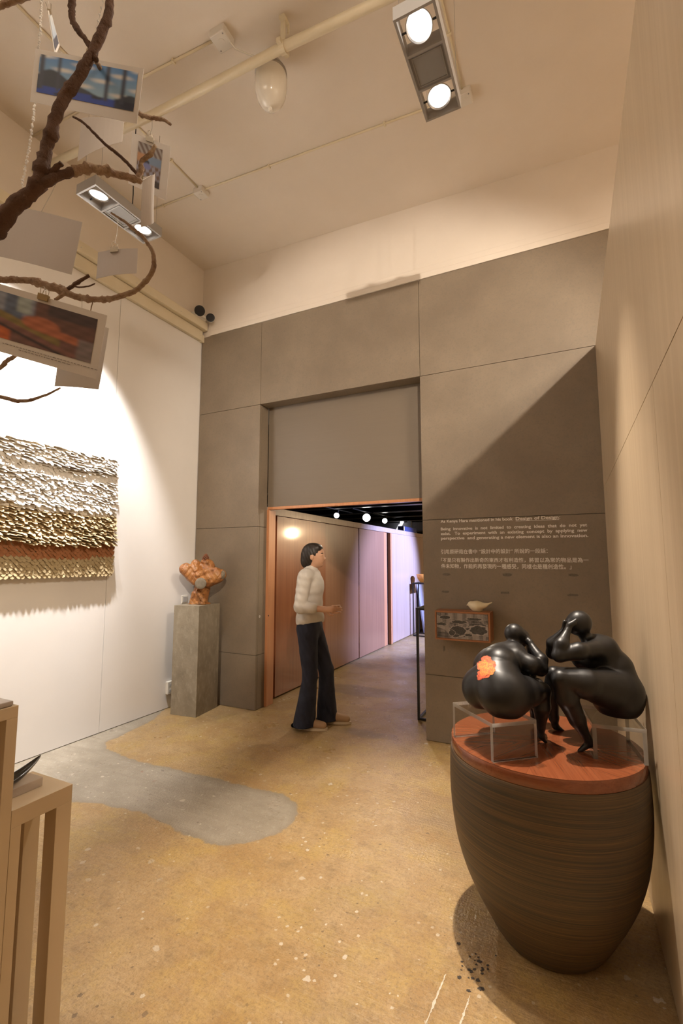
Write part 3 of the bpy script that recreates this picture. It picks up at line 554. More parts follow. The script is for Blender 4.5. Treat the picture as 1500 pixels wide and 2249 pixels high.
fR = fixture((-.563, 2.252, 4.2), 'grey twin lamp fixture hanging above the black sculptures', (-.1, -.45, -1), (.08, -.18, -1), (lens_b, lens_m))
fL = fixture((-3.007, 2.285, 4.2), 'grey twin lamp fixture hanging beside the white wall', (-.16, .05, -1), (-.12, .0, -1), (lens_m, lens_m))
obj('power_cord', MB().tube([(-2.95, 2.33, 4.275), (-2.945, 2.33, 4.4), (-2.955, 2.33, 4.6), (-2.95, 2.33, zc(-2.95) + .004)], .004, 8), blackm, fL)

pipe = thing('sprinkler_pipe', 'thick cream painted pipe running across under the ceiling', 'pipe', (-1.6, 2.23, 4.8))
obj('tube', MB().tube([(-3.905, 2.128, 4.8), (-2.637, 2.192, 4.8), (-1.492, 2.228, 4.8), (-.794, 2.27, 4.8), (1.5, 2.38, 4.8)], .029, 20), creamgloss, pipe, smooth=True)
hx, hy = -1.50, 2.228
hg = obj('hanger', MB().box(hx - .016, hx + .016, hy - .004, hy + .004, 4.82, zc(hx) - .03).box(hx - .014, hx + .026, hy - .03, hy + .035, zc(hx) - .034, zc(hx) - .02).box(hx + .016, hx + .026, hy + .025, hy + .035, zc(hx) - .10, zc(hx) - .034).box(hx - .02, hx + .02, hy - .02, hy + .02, zc(hx) - .02, zc(hx) + .004), creamgloss, pipe)
obj('clamp', MB().lathe((hx - .018, hy, 4.8), [(.036, 0), (.036, .036)], 20, (1, .04, 0)).box(hx - .014, hx + .014, hy - .055, hy - .03, 4.785, 4.815).box(hx - .014, hx + .014, hy + .03, hy + .055, 4.785, 4.815), creamgloss, pipe)

def conduit(label, pts, clips):
    t = thing('conduit', label, 'conduit', pts[0])
    P = [(x, y, zc(x) - .0085) for x, y in (q[:2] for q in pts)]
    obj('tube', MB().tube(P, .0085, 10), creamgloss, t, smooth=True)
    for x, y, ang in clips:
        d = np.array((math.cos(ang), math.sin(ang), 0)); obj('clip', MB().obox((x, y, zc(x) - .010), d, (-d[1], d[0], 0), (0, 0, 1), .007, .016, .0115), creamgloss, t)
    return t
conduit('thin cream conduit crossing the ceiling behind both lamp fixtures', [(-3.9, 3.120, 5), (-3.017, 3.13, 5), (-1.9, 3.165, 5), (-.564, 3.205, 5)], [(-3.5, 3.125, .02), (-2.25, 3.155, .02), (-1.17, 3.187, .02)])
conduit('thin cream conduit on the ceiling in line with the left lamp fixture', [(-3.017, 3.13, 5), (-3.012, 2.5, 5), (-3.005, 1.3, 5)], [(-3.01, 2.75, 1.57)])
conduit('thin cream conduit on the ceiling in line with the right lamp fixture', [(-.556, 3.2, 5), (-.558, 2.5, 5), (-.562, 1.0, 5)], [(-.558, 2.75, 1.57)])
conduit('thin cream conduit above the thick pipe, ending beside the egg shaped vessel', [(-3.9, 2.09, 5), (-2.62, 2.123, 5), (-1.96, 2.146, 5)], [(-2.9, 2.117, .02), (-2.35, 2.133, .02)])
def jbox(label, x, y, s=.052, hgt=.055):
    t = thing('junction_box', label, 'junction box', (x, y, zc(x)), 'ceiling junction boxes')
    z = zc(x)
    b_ = obj('body', MB().box(x - s, x + s, y - s, y + s, z - hgt, z + .004, .006), M('pale_plastic', (.70, .665, .61), .4), t)
    obj('lid_ring', MB().lathe((x, y, z - hgt - .002), [(.024, 0), (.024, .004), (.018, .004)], 20), MATS['pale_plastic'], b_)
    for a in (-1, 1): obj('screw', MB().lathe((x + a * s * .7, y - a * s * .7, z - hgt - .001), [(.005, 0), (.005, .002)], 8), gear_m, b_)
jbox('pale junction box where two ceiling conduits meet near the back wall', -3.017, 3.134)
jbox('pale junction box on the ceiling behind the right lamp fixture', -.55, 3.205)
jbox('pale junction box on the ceiling next to the egg shaped vessel', -1.93, 2.147, .058)
# egg shaped vessel hanging behind the pipe
ivory = M('ivory_enamel', (.78, .74, .66), .18, coat=.5)
eg = thing('fire_extinguisher', 'ivory egg shaped fire extinguisher hanging from the ceiling behind the pipe', 'extinguisher', (-1.64, 2.36, 5.0))
ex, ey = -1.70, 2.388
obj('vessel', MB().lathe((ex, ey, 4.62), [(.004, 0), (.03, .003), (.06, .02), (.088, .06), (.104, .11), (.111, .17), (.110, .22), (.101, .27), (.082, .31), (.058, .335), (.03, .345)], 40), ivory, eg, smooth=True)
obj('strap', MB().lathe((ex, ey, 4.862), [(.106, 0), (.1105, .002), (.1075, .026), (.102, .028)], 40, cap=False), M('strap_grey', (.30, .27, .235), .4, metal=.4), eg, smooth=True)
obj('nozzle', MB().lathe((ex, ey, 4.595), [(.010, 0), (.016, .006), (.014, .02), (.010, .03)], 20), ivory, eg, auto=40)
obj('hanger', MB().lathe((ex, ey, 4.94), [(.016, 0), (.016, zc(ex) - 4.94 + .003)], 16), creamgloss, eg, auto=40)
obj('cable', MB().tube([(-1.885, 2.16, 4.99), (-1.86, 2.20, 4.955), (-1.80, 2.26, 4.945), (-1.76, 2.32, 4.965), (-1.71, 2.385, 4.965)], .0055, 8), ivory, eg, smooth=True)

# twin-headed lamp in the upper corner
tw = thing('emergency_light', 'white emergency light with two black faced heads in the upper corner', 'lamp', (-3.80, 4.02, 4.40))
plw = M('white_plastic', (.74, .70, .62), .35)
bf = M('black_lamp_face', (.010, .009, .009), .55)
obj('body', MB().box(-3.892, -3.80, 3.94, 4.10, 4.395, 4.47, .012), plw, tw)
for c, a, r in (((-3.765, 3.95, 4.455), (.62, -.60, -.62), .062), ((-3.690, 4.05, 4.400), (.55, -.85, -.1), .052)):
    a = np.array(a); a /= np.linalg.norm(a); c = np.array(c)
    hd = obj('head', MB().lathe(c - a * .085, [(.018, 0), (.03, .01), (r * .8, .055), (r, .08), (r, .086), (r * .96, .086)], 32, a), plw, tw, auto=40)
    obj('face', MB().lathe(c - a * .001, [(r * .97, 0), (r * .97, .004), (r * .7, .007)], 32, a), bf, hd)
    obj('arm', MB().tube([c - a * .07, (-3.80, 4.02, 4.435)], .012, 10), plw, hd)

# ------------------------------------------------------------------ left wall: flap relief, switch, socket
ar = thing('wall_relief', 'wall relief of folded paper scales in white, rust and tan bands', 'artwork', (-3.892, 2.4, 1.40))
Y0, Y1, Z0, Z1 = 1.72, 3.010, 1.412, 2.520
XB = XL + .070
obj('backing_board', MB().box(XL, XB, Y0, Y1 - .012, Z0, Z1 - .02), M('relief_board', (.36, .28, .17), .8), ar)
fw, fm, ft, fr = (M('scale_white', (.80, .76, .69), .75), M('scale_ochre', (.50, .38, .21), .75), M('scale_tan', (.43, .335, .185), .75), M('scale_rust', (.36, .145, .055), .75))
def flap(tilt, L, wd, curl):
    mb = MB(); n = 5; P = []
    ct, st = math.cos(tilt), math.sin(tilt)
    for top in (1, 0):
        for k in range(n + 1):
            s_ = -1 + 2 * k / n; yy = wd * s_; rr = L * (1 - abs(s_) ** 2.2 * .8); up = curl * (1 - s_ * s_)
            P.append((rr * ct + up * st, yy, -rr * st + up * ct + (.0016 if top else 0)))
        for k in range(n + 1):
            s_ = -1 + 2 * k / n; P.append((0, wd * s_ * .92, .0016 if top else 0))
    m_ = n + 1; F = []
    for k in range(n):
        F.append((k, k + 1, m_ + k + 1, m_ + k)); F.append((2 * m_ + k, 3 * m_ + k, 3 * m_ + k + 1, 2 * m_ + k + 1)); F.append((k, 2 * m_ + k, 2 * m_ + k + 1, k + 1))
    F += [(0, m_, 3 * m_, 2 * m_), (n, 2 * m_ + n, 3 * m_ + n, m_ + n)]
    return P, F
def wob(y, z): return math.sin(y * 5.1 + z * 9 + 1.3) * .5 + math.sin(y * 11.3 - z * 17) * .3 + math.sin(y * 2.2 + z * 31) * .35
rows = []; z = Z1 - .022; r = 0
slots = []
while z > Z0 + .012:
    rel = (Z1 - z) / (Z1 - Z0)
    for k in range(int((Y1 - Y0) / .040)):
        y = Y1 - .02 - k * .040 - (.02 if r % 2 else 0); wv = wob(y, z); q = rel + .016 * math.sin(y * 4 + 1) 
        if y < Y0 + .02: continue
        y += rnd.uniform(-.007, .007); ln = .036
        if q < .735:
            mt = fw if q < .50 else fm
            b_ = wob(y * .22, z * 1.5)
            tl = 40 + 14 * b_ + rnd.uniform(-17, 17); ln = .046 + rnd.uniform(-.014, .016) + (.012 if q > .5 else 0) + (.020 if abs(q - .13) < .02 or abs(q - .44) < .02 else 0)
            if q > .655: tl, ln = rnd.uniform(14, 34), rnd.uniform(.080, .105)
            tl = rnd.uniform(70, 78) if abs(q - .175 - .03 * math.sin(y * 3)) < .030 or abs(q - .475 - .01 * math.sin(y * 7)) < .016 else max(6, min(66, tl)) if q <= .655 else tl
        elif q < .83: mt, tl, ln = fr, rnd.uniform(77, 86), .036
        else: mt, tl, ln = ft, rnd.uniform(74, 84), .036
        slots.append((y, z, tl, ln, mt, rnd.uniform(-.3, .3), rnd.uniform(0, .008)))
    z -= .0205 if rel < .73 else .0215; r += 1
slots.sort(key=lambda s: (s[0] ** 2 + (s[1] - 1.55) ** 2) if s[0] > 1.98 else 99)
cache = {}; rest = {}
for i, (y, z, tl, ln, mt, ro, cu) in enumerate(slots):
    key = (round(tl / 6) * 6, mt.name, round(ln / .008))
    if i < 300:
        if key not in cache:
            P, F = flap(math.radians(key[0]), ln, .025, .005); me = bpy.data.meshes.new('scale'); me.from_pydata(P, [], F); me.materials.append(mt); cache[key] = me
        o = bpy.data.objects.new('scale', cache[key]); C.objects.link(o); o.parent = ar
        o.location = np.array((XB, y, z)) - np.array(ar.location); o.rotation_euler = (ro * .35, 0, ro)
    else:
        P, F = flap(math.radians(tl), ln, .025, cu); P = np.array(P); c_, s_ = math.cos(ro), math.sin(ro)
        Q = np.c_[P[:, 0] * c_ - P[:, 1] * s_, P[:, 0] * s_ + P[:, 1] * c_, P[:, 2] + P[:, 1] * ro * .35] + np.array((XB, y, z))
        Q[:, 0] = np.maximum(Q[:, 0], XB + .0005)
        rest.setdefault(mt.name, MB()).add(Q, F)
allr = MB(); mi = []
for nm, mb in rest.items(): mi += [len(mi) and list(rest).index(nm) or list(rest).index(nm)] * len(mb.f); allr.add(mb.v, mb.f)
ob = obj('scales', allr, None, ar); ob['kind'] = 'stuff'
for nm in rest: ob.data.materials.append(MATS[nm])
ob.data.polygons.foreach_set('material_index', mi)

sw = thing('light_switch', 'square white light switch on the wall behind the timber bust', 'switch', (XL, 3.99, 1.12))
obj('plate', MB().box(XL - .001, XL + .011, 3.945, 4.035, 1.075, 1.165, .004), plw, sw)
obj('rocker', MB().box(XL + .010, XL + .0155, 3.958, 4.022, 1.090, 1.150, .002), M('grey_rocker', (.50, .48, .46), .4), sw)
so = thing('wall_socket', 'white wall socket low beside the concrete pedestal', 'socket', (XL, 3.80, .21))
obj('plate', MB().box(XL - .001, XL + .035, 3.765, 3.845, .15, .28, .006), plw, so)
for zz in (.185, .24): obj('outlet', MB().box(XL + .034, XL + .037, 3.785, 3.825, zz - .014, zz + .014, .001), MATS['grey_rocker'], so)

# ------------------------------------------------------------------ pedestal and bust
pc = M('cast_concrete', (.30, .255, .185), .6, c2=(.21, .178, .125), sc=(7, 7, 5), lo=.35, hi=.7, c3=(.40, .35, .265), sc3=(25, 25, 14), f3=.55, bump=.15, bsc=(60, 60, 60))
pd = thing('pedestal', 'tall cast concrete pedestal standing in the corner under the timber bust', 'pedestal', (-3.56, 3.87, 0))
A_, B_, C_ = np.array((-3.407, 3.703)), np.array((-3.715, 3.672)), np.array((-3.454, 4.072)); D_ = B_ + C_ - A_
obj('column', MB().prism([(*A_, .001), (*C_, .001), (*D_, .001), (*B_, .001)], (0, 0, 1.087)), pc, pd)

def hsh(P): return np.sin(P[:, 0] * 41 + P[:, 2] * 23) * np.sin(P[:, 1] * 37 + P[:, 2] * 13 + 2) + .5 * np.sin(P[:, 0] * 97 + P[:, 1] * 71) * np.sin(P[:, 2] * 83)
bw = M('carved_timber', (.29, .108, .030), .42, c2=(.42, .195, .06), sc=(9, 9, 9), lo=.35, hi=.65, c3=(.08, .032, .018), sc3=(20, 20, 26), f3=.9, bump=.45, bsc=(34, 34, 50), coat=.15)
bd = M('sawn_grey_face', (.16, .135, .10), .7, c2=(.21, .175, .125), sc=(40, 40, 40))
bz = 1.088
bu = thing('bust', 'burl timber torso bust standing on the concrete pedestal', 'sculpture', (-3.585, 3.87, bz))
V, Q = sculpt(BUST, .0075, 4)
V += (hsh(V) * .008 + hsh(V * 2.3 + .4) * .004)[:, None] * np.array([.5, -.8, .3]); V[:, 2] = np.maximum(V[:, 2], bz + .001)
obj('torso', (V, Q), bw, bu, smooth=True)
bvh = BVHTree.FromPolygons([tuple(v) for v in V.tolist()], Q.tolist())
def stick_disc(c, n, r1, r2, mat, name, parent, lift=.003, seg=28, wob_=.1, thick=.004, up=(0, 0, 1)):
    """a thin patch laid on a curved surface: rays run along n onto it"""
    n = np.array(n, float); n /= np.linalg.norm(n); u = np.cross(n, up); u /= np.linalg.norm(u); v = np.cross(u, n); c = np.array(c, float); rings = 5; P = []
    for i in range(rings + 1):
        for k in range(seg):
            a = 2 * PI * k / seg; f_ = i / rings * (1 + wob_ * math.sin(3 * a + 1) * .6 + wob_ * math.sin(5 * a) * .5); P.append(c + u * r1 * f_ * math.cos(a) + v * r2 * f_ * math.sin(a))
    out = []
    for p in P:
        h_ = bvh.ray_cast(Vector(p - n * .3), Vector(n), .6); out.append(np.array(h_[0]) - n * lift if h_[0] is not None else None)
    good = [o_ for o_ in out if o_ is not None]; dm = np.median([g_ @ n for g_ in good])
    out = [o_ if o_ is not None else p + n * (dm - p @ n) for o_, p in zip(out, P)]
    F = [(i * seg + k, i * seg + (k + 1) % seg, (i + 1) * seg + (k + 1) % seg, (i + 1) * seg + k) for i in range(rings) for k in range(seg)]
    m = len(out); V2 = out + [o_ + n * (lift + thick) for o_ in out]; F2 = F + [tuple(m + i for i in f[::-1]) for f in F] + [(rings * seg + k, m + rings * seg + k, m + rings * seg + (k + 1) % seg, rings * seg + (k + 1) % seg) for k in range(seg)]
    return obj(name, (V2, F2), mat, parent, smooth=False)
vd = np.array(BUST[0][1]) - np.array((0, 0, 1.55)); vd /= np.linalg.norm(vd)
bzo = 0
h0 = np.array(bvh.ray_cast(Vector(np.array(BUST_FACE[0]) - vd * .4), Vector(vd), .8)[0]); obj('sawn_limb', MB().lathe(h0 + vd * .05, [(.052, 0), (.058, .04), (.056, .062), (.050, .066), (.03, .067)], 22, -vd + np.array((0, 0, -.12))), bd, bu, auto=40)
stick_disc(np.array(BUST_FACE[1]), vd, .022, .048, bd, 'sawn_face', bu, .004)
pn = MB(); c0 = np.array(BUST_CONE)
for k in range(46):
    h_ = k / 46; a = k * 2.4; rr = .030 * math.sin(PI * (.25 + .72 * h_)) ; pn.ball(c0 + np.array((rr * math.cos(a), rr * math.sin(a), h_ * .085)), .0115, 6, (1, 1, .7))
obj('pine_cone', pn, M('pine_cone_brown', (.20, .075, .035), .7), bu)

# ------------------------------------------------------------------ cabinet on the wall with the bird
cb = thing('wall_cabinet', 'small red-brown wall cabinet with black and white printed front', 'cabinet', (-.825, D, .89))
cx0, cx1, cz0, cz1, cyf = -1.050, -.602, .893, 1.131, 3.958
walnut = M('cabinet_timber', (.27, .105, .042), .4, c2=(.34, .145, .06), sc=(2, 30, 30))
bx = MB().box(cx0, cx0 + .012, cyf, D - .001, cz0, cz1).box(cx1 - .012, cx1, cyf, D - .001, cz0, cz1).box(cx0 + .012, cx1 - .012, cyf, D - .001, cz1 - .012, cz1).box(cx0 + .012, cx1 - .012, cyf, D - .001, cz0, cz0 + .012).box(cx0 + .012, cx1 - .012, D - .012, D - .001, cz0 + .012, cz1 - .012)
obj('carcass', bx, walnut, cb)
def print_mesh(name, o, eu, ev, nu, nv, fn, parent, mat, n=None, thick=.0004):
    """flat print: a thin sheet whose faces carry the printed colours"""
    o, eu, ev = (np.array(q, float) for q in (o, eu, ev)); V = [o + eu * i / nu + ev * j / nv for j in range(nv + 1) for i in range(nu + 1)]
    F = [(j * (nu + 1) + i, j * (nu + 1) + i + 1, (j + 1) * (nu + 1) + i + 1, (j + 1) * (nu + 1) + i) for j in range(nv) for i in range(nu)]
    ob_ = obj(name, (V, F), mat, parent); ca = ob_.data.color_attributes.new('ink', 'FLOAT_COLOR', 'CORNER')
    cols = []
    for j in range(nv):
        for i in range(nu): cols += [(*[max(0., min(1., c_)) for c_ in fn((i + .5) / nu, (j + .5) / nv)], 1.)] * 4
    ca.data.foreach_set('color', np.array(cols, np.float32).ravel()); return ob_
inkm = M('printed_sheet', (1, 1, 1), .6, attr='ink')
blobs = [(.17, .82, .10, .07), (.45, .66, .15, .06), (.09, .55, .10, .05), (.80, .58, .17, .05), (.42, .30, .15, .19), (.37, .12, .07, .06), (.62, .17, .07, .05), (.64, .40, .07, .05), (.82, .38, .16, .17), (.30, .22, .06, .10), (.74, .80, .13, .05)]
def cloth(u, v):
    base = .28
    col = [.36, .31, .27]
    hatch = .5 + .5 * math.sin(u * 260) ; h2 = .5 + .5 * math.sin(v * 130)
    dens = .40 + .5 * (math.sin(u * 9 + 1) * math.sin(v * 7 + u * 5) > .1) + .35 * (math.sin(u * 31) * math.sin(v * 3 + 2) > .25)
    k = max(hatch > .5, h2 > .6) * dens + rnd.uniform(-.06, .06)
    for a, b, ra, rb in blobs:
        d = ((u - a) / ra) ** 2 + ((v - b) / rb) ** 2 + .25 * math.sin(u * 40 + a * 9) * math.sin(v * 33)
        if d < 1: k = .93 + rnd.uniform(-.12, .07)
        elif d < 1.5: k *= .3
    k = min(max(k, 0), 1); return [c_ * (1 - k) + .018 * k for c_ in col]
dr = obj('drawer_front', MB().box(cx0 + .0135, cx1 - .0135, cyf + .004, cyf + .02, cz0 + .0135, cz1 - .0135), walnut, cb)
print_mesh('printed_cloth', (cx0 + .016, cyf + .0032, cz0 + .016), (cx1 - cx0 - .032, 0, 0), (0, 0, cz1 - cz0 - .032), 130, 64, cloth, dr, inkm)

ceram = M('cream_ceramic', (.72, .62, .42), .28, coat=.3)
bi = thing('bird_figurine', 'small cream ceramic bird standing on the wall cabinet', 'figurine', (-.70, 4.03, cz1))
bc = np.array((-.705, 4.03, cz1))
BP = [('e', bc + (-.012, 0, .040), (.058, .040, .038), .02), ('c', bc + (-.055, 0, .058), bc + (-.02, 0, .045), .024, .034, .02), ('c', bc + (.0, 0, .045), bc + (.055, 0, .052), .034, .016, .03), ('c', bc + (.055, 0, .052), bc + (.112, 0, .077), .015, .0035, .02), ('c', bc + (-.07, 0, .056), bc + (-.094, 0, .046), .012, .002, .012), ('c', bc + (-.01, 0, .02), bc + (.005, 0, .012), .028, .024, .02)]
V, Q = sculpt(BP, .003, 4); V[:, 2] = np.maximum(V[:, 2], cz1 + .0005)
obj('body', (V, Q), ceram, bi, smooth=True)

# ------------------------------------------------------------------ barrel stand, risers, the two sculptures
bcx, bcy = -.145, 2.293
bar_m = M('striped_palm_wood', (.088, .054, .025), .5, c2=(.040, .032, .021), sc=(1.2, 1.2, 140), lo=.38, hi=.62, c3=(.18, .10, .036), sc3=(2.2, 2.2, 320), f3=.9, bump=.12, bsc=(4, 4, 260))
br_ = thing('barrel_stand', 'big dark striped wooden barrel stand with red-brown round top', 'stand', (bcx, bcy, 0))
obj('body', MB().lathe((bcx, bcy, 0), [(.12, .003), (.198, .003), (.205, .010), (.234, .05), (.262, .10), (.290, .15), (.315, .20), (.337, .25), (.354, .30), (.368, .35), (.378, .40), (.385, .45), (.390, .50), (.393, .55), (.394, .60), (.393, .65), (.391, .70), (.389, .722), (.386, .729), (.380, .730), (.37, .726)], 96), bar_m, br_, auto=50)
lid_m = M('lid_timber', (.185, .052, .020), .22, c2=(.24, .074, .030), sc=(1.5, 45, 45), lo=.3, hi=.7, c3=(.12, .032, .012), sc3=(3, 160, 160), f3=.5, coat=.35)
top = obj('top', MB().lathe((bcx, bcy, .7275), [(.375, 0), (.383, .001), (.385, .004), (.385, .042), (.383, .0465), (.30, .0465)], 96), lid_m, br_, auto=50)
for k in range(8):
    a0 = k * PI / 4 + .30; P = [(0, 0, .7742)] + [(.3832 * math.cos(t_), .3832 * math.sin(t_), .7742) for t_ in np.linspace(-PI / 8 + .0008, PI / 8 - .0008, 13)]
    me = bpy.data.meshes.new('veneer_wedge'); mb = MB().prism(P, (0, 0, .0018)); me.from_pydata(mb.v, [], mb.f); me.update()
    o = link('veneer_wedge', me, lid_m, top); o.rotation_euler = (0, 0, a0)
zt = .7762
ac, ae = acrylic('clear_acrylic', False), acrylic('acrylic_edge', True)
def riser(label, A, B, C_, zh, th=.014):
    A, B, C_ = (np.array(p) for p in (A, B, C_)); D_ = A + C_ - B; cen = (A + C_) / 2
    t = thing('acrylic_riser', label, 'riser', (*cen, zt), 'clear acrylic risers on the barrel')
    def sl(p, q, nrm, z0, z1, name):                       # one sheet with polished edge strips
        u = q - p; L = np.linalg.norm(u); u /= L; n_ = np.array((-u[1], u[0])); n_ = n_ if n_ @ (nrm - p) > 0 else -n_; c = (p + q) / 2 + n_ * th / 2
        s_ = obj(name, MB().obox((*c, (z0 + z1) / 2), (*u, 0), (*n_, 0), (0, 0, 1), L / 2 - .0006, th / 2, (z1 - z0) / 2), ac, t)
        e = MB()
        for q_ in (p, q): e.obox((*(q_ + n_ * th / 2), (z0 + z1) / 2), (*u, 0), (*n_, 0), (0, 0, 1), .0009, th / 2 + .0003, (z1 - z0) / 2)
        e.obox((*c, z0 + .0007), (*u, 0), (*n_, 0), (0, 0, 1), L / 2, th / 2 + .0003, .0009); obj('edge', e, ae, s_)
    sl(B, C_, cen, zt + .0005, zh - th, 'leg_panel'); sl(A, D_, cen, zt + .0005, zh - th, 'leg_panel')
    tp = obj('top_panel', MB().prism([(*A, zh - th + .0003), (*B, zh - th + .0003), (*C_, zh - th + .0003), (*D_, zh - th + .0003)], (0, 0, th - .0003)), ac, t)
    e = MB()
    for p, q in ((A, B), (B, C_), (C_, D_), (D_, A)):
        u = q - p; L = np.linalg.norm(u); u /= L; n_ = np.array((-u[1], u[0])); e.obox((*((p + q) / 2), zh - th / 2), (*u, 0), (*n_, 0), (0, 0, 1), L / 2, .0008, th / 2 + .0002)
    obj('edge', e, ae, tp)
ZHL, ZHR = .920, .908
LP = ((-.500, 2.165), (-.301, 1.955), (-.151, 2.08), (-.35, 2.29)); RP = ((.048, 2.166), (.232, 2.184), (.196, 2.440), (.012, 2.422))
riser('clear acrylic riser under the black sculpture with the red flower', *LP[:3], ZHL)
riser('clear acrylic riser under the black sculpture facing away from the partition', *RP[:3], ZHR)
lt = thing('label_tag', 'tiny clear label lying on the round top beside the acrylic riser', 'label', (-.143, 2.008, zt))
obj('plate', MB().prism([(-.171, 2.01, zt), (-.144, 1.968, zt), (-.113, 2.008, zt), (-.14, 2.045, zt)], (0, 0, .002)), ac, lt)
tl_ = MB()
for k in range(4):
    f_ = .2 + k * .2; p = np.array((-.171, 2.01)) * (1 - f_) + np.array((-.144, 1.968)) * f_; q = np.array((-.14, 2.045)) * (1 - f_) + np.array((-.113, 2.008)) * f_
    p, q = p * .85 + q * .15, p * .2 + q * .8; tl_.tube([(*p, zt + .0024), (*q, zt + .0024)], .0004, 4)
obj('printed_lines', tl_, blackm, lt)

def basis(prims): return [p if p[0] == 'c' else (*p, VIEW) for p in prims]
def figure(prims, label, seat, poly, zh, sc_, sr_):
    V, Q = sculpt(basis(prims), .0035, 6)
    t = thing('seated_sculpture', label, 'sculpture', (*seat, zt), 'seated black sculptures')
    lowb = zt + .0008
    V[:, 2] = np.maximum(V[:, 2], lowb); V[:, 0] = np.minimum(V[:, 0], XR - .0015)
    P = np.array(poly); ins = np.ones(len(V), bool)                          # the seat is flattened where it rests on the riser
    for k in range(4):
        e_ = P[(k + 1) % 4] - P[k]; d_ = V[:, :2] - P[k]; ins &= (e_[0] * d_[:, 1] - e_[1] * d_[:, 0]) > -.006
    ins &= (V[:, 2] < zh + .0006) & (V[:, 2] > zh - .09) & (np.hypot(V[:, 0] - sc_[0], V[:, 1] - sc_[1]) < sr_); V[ins, 2] = zh + .0006
    o = obj('body', (V, Q), bronze, t, smooth=True); return t, V, Q
FR, VR, QR = figure(FIG_R, 'seated black sculpture hiding its face in its hands, in front of the partition', (.07, 2.28), RP, ZHR, (.158, 2.31), .105)
FLs, VL, QL = figure(FIG_L, 'seated black sculpture seen from behind with a red flower on its back', (-.25, 2.12), LP, ZHL, (-.34, 2.10), .16)
bvh = BVHTree.FromPolygons([tuple(v) for v in VL.tolist()], QL.tolist())
fc = np.array(FLOWER_C); vd = fc - np.array((0, 0, 1.55)); vd /= np.linalg.norm(vd)
pet_m = M('flower_red_orange', (.60, .085, .055), .75, c2=(.74, .18, .06), sc=(80, 80, 80), lo=.35, hi=.65, c3=(.30, .02, .02), sc3=(170, 170, 170), f3=.9)
petal2 = M('flower_orange', (.78, .25, .045), .75, c2=(.66, .12, .05), sc=(110, 110, 110), lo=.4, hi=.6, c3=(.88, .45, .10), sc3=(150, 150, 150), f3=.6)
uu = np.array(VIEW[0]); 
def fpos(px, py): return fc + uu * px + np.array((0, 0, 1.)) * py
fl_parts = [(0, 0, .030, .033, petal2), (-.016, -.030, .019, .018, pet_m), (-.020, .010, .020, .019, pet_m), (.004, .032, .021, .020, pet_m), (.024, .020, .019, .017, pet_m), (.022, -.012, .019, .020, petal2), (.004, -.028, .018, .016, pet_m), (-.026, -.042, .013, .012, pet_m), (.034, .010, .013, .014, pet_m), (.012, .043, .013, .011, pet_m)]
for i, (px, py, r1, r2, m_) in enumerate(fl_parts): stick_disc(fpos(px * .92, py * .92), vd, r1 * .92, r2 * .92, m_, 'petal', FLs, .0007 + .0003 * (9 - i), 24, .22, .0004)

# ------------------------------------------------------------------ beige plinths at the left edge with the black dish
beige = M('beige_lacquer', (.60, .47, .31), .18, c2=(.58, .455, .30), sc=(2, 2, 2), coat=.4)
def frame_plinth(label, X0, X1_, Y0, Y1_, zh, e, near, far, dx):
    t = thing('display_plinth', label, 'plinth', ((X0 + X1_) / 2, (Y0 + Y1_) / 2, 0))
    obj('top', MB().box(X0, X1_, Y0, Y1_, zh - e, zh, .0012), beige, t)
    for x in (X0, X1_ - dx):
        obj('leg', MB().box(x, x + dx, Y0, Y0 + near, .001, zh - e, .0012), beige, t)
        obj('leg', MB().box(x, x + dx, Y1_ - far, Y1_, .001, zh - e, .0012), beige, t)
    return t
lp = frame_plinth('low beige open frame plinth carrying the black boat shaped dish', -1.772, -1.551, .9125, 1.106, .797, .053, .031, .053, .058)
obj('back_panel', MB().box(-1.768, -1.738, .944, 1.0525, .001, .744), beige, lp)
tp_ = frame_plinth('tall beige open frame plinth topped with a thin grey slab', -1.79, -1.5515, .690, .912, 1.106, .035, .033, .033, .05)
obj('back_panel', MB().box(-1.787, -1.76, .724, .878, .001, 1.07), beige, tp_)
obj('slab_top', MB().box(-1.785, -1.558, .695, .900, 1.107, 1.122, .003), M('grey_slab', (.42, .37, .33), .4), tp_)
gb = M('black_gloss', (.006, .006, .007), .08, coat=1.0)
dh = thing('boat_dish', 'glossy black boat shaped dish with a pointed upturned end', 'dish', (-1.665, .99, .797))
NP = 40; V = []; F = []
# hull swept along its length: a hollow pointed boat
def hull(t):                                            # t 0..1 from the hidden end to the tip
    y = .875 + .19 * t; z = .797 + .022 + .014 * (abs(t - .35) / .65) ** 2 + (.050 * max(0, (t - .55) / .45) ** 1.6)
    wv = .036 * max(.03, math.sin(PI * min(1, .12 + .88 * (1 - t) ** .8 if t > .35 else .45 + t * 1.2)) ** .8) if t < 1 else .001
    return y, z, wv
sec = []
for i in range(NP + 1):
    t_ = i / NP; y = .885 + .178 * t_; b_ = .826 + .055 * max(0, (t_ - .5) / .5) ** 1.5; rim = .846 + .0 + .040 * max(0, (t_ - .35) / .65) ** 1.7
    wv = .040 * max(.02, (1 - t_) ** .55 * min(1, .25 + 2.4 * t_)); b_ = min(b_, rim - .003)
    sec.append([(-1.665 + wv * math.cos(a), y, b_ + (rim - b_) * (1 - math.sin(a)) ** 1.0) for a in np.linspace(PI, 0, 11)] + [(-1.665 + wv * .86 * math.cos(a), y, b_ + .004 + (rim - b_ - .004) * (1 - math.sin(a))) for a in np.linspace(0, PI, 11)])
n_ = 22; V = [p for s_ in sec for p in s_]; F = [(i * n_ + k, (i + 1) * n_ + k, (i + 1) * n_ + (k + 1) % n_, i * n_ + (k + 1) % n_) for i in range(NP) for k in range(n_)] + [tuple(range(n_)), tuple(range(NP * n_, NP * n_ + n_))[::-1]]
obj('shell', (V, F), gb, dh, auto=50)
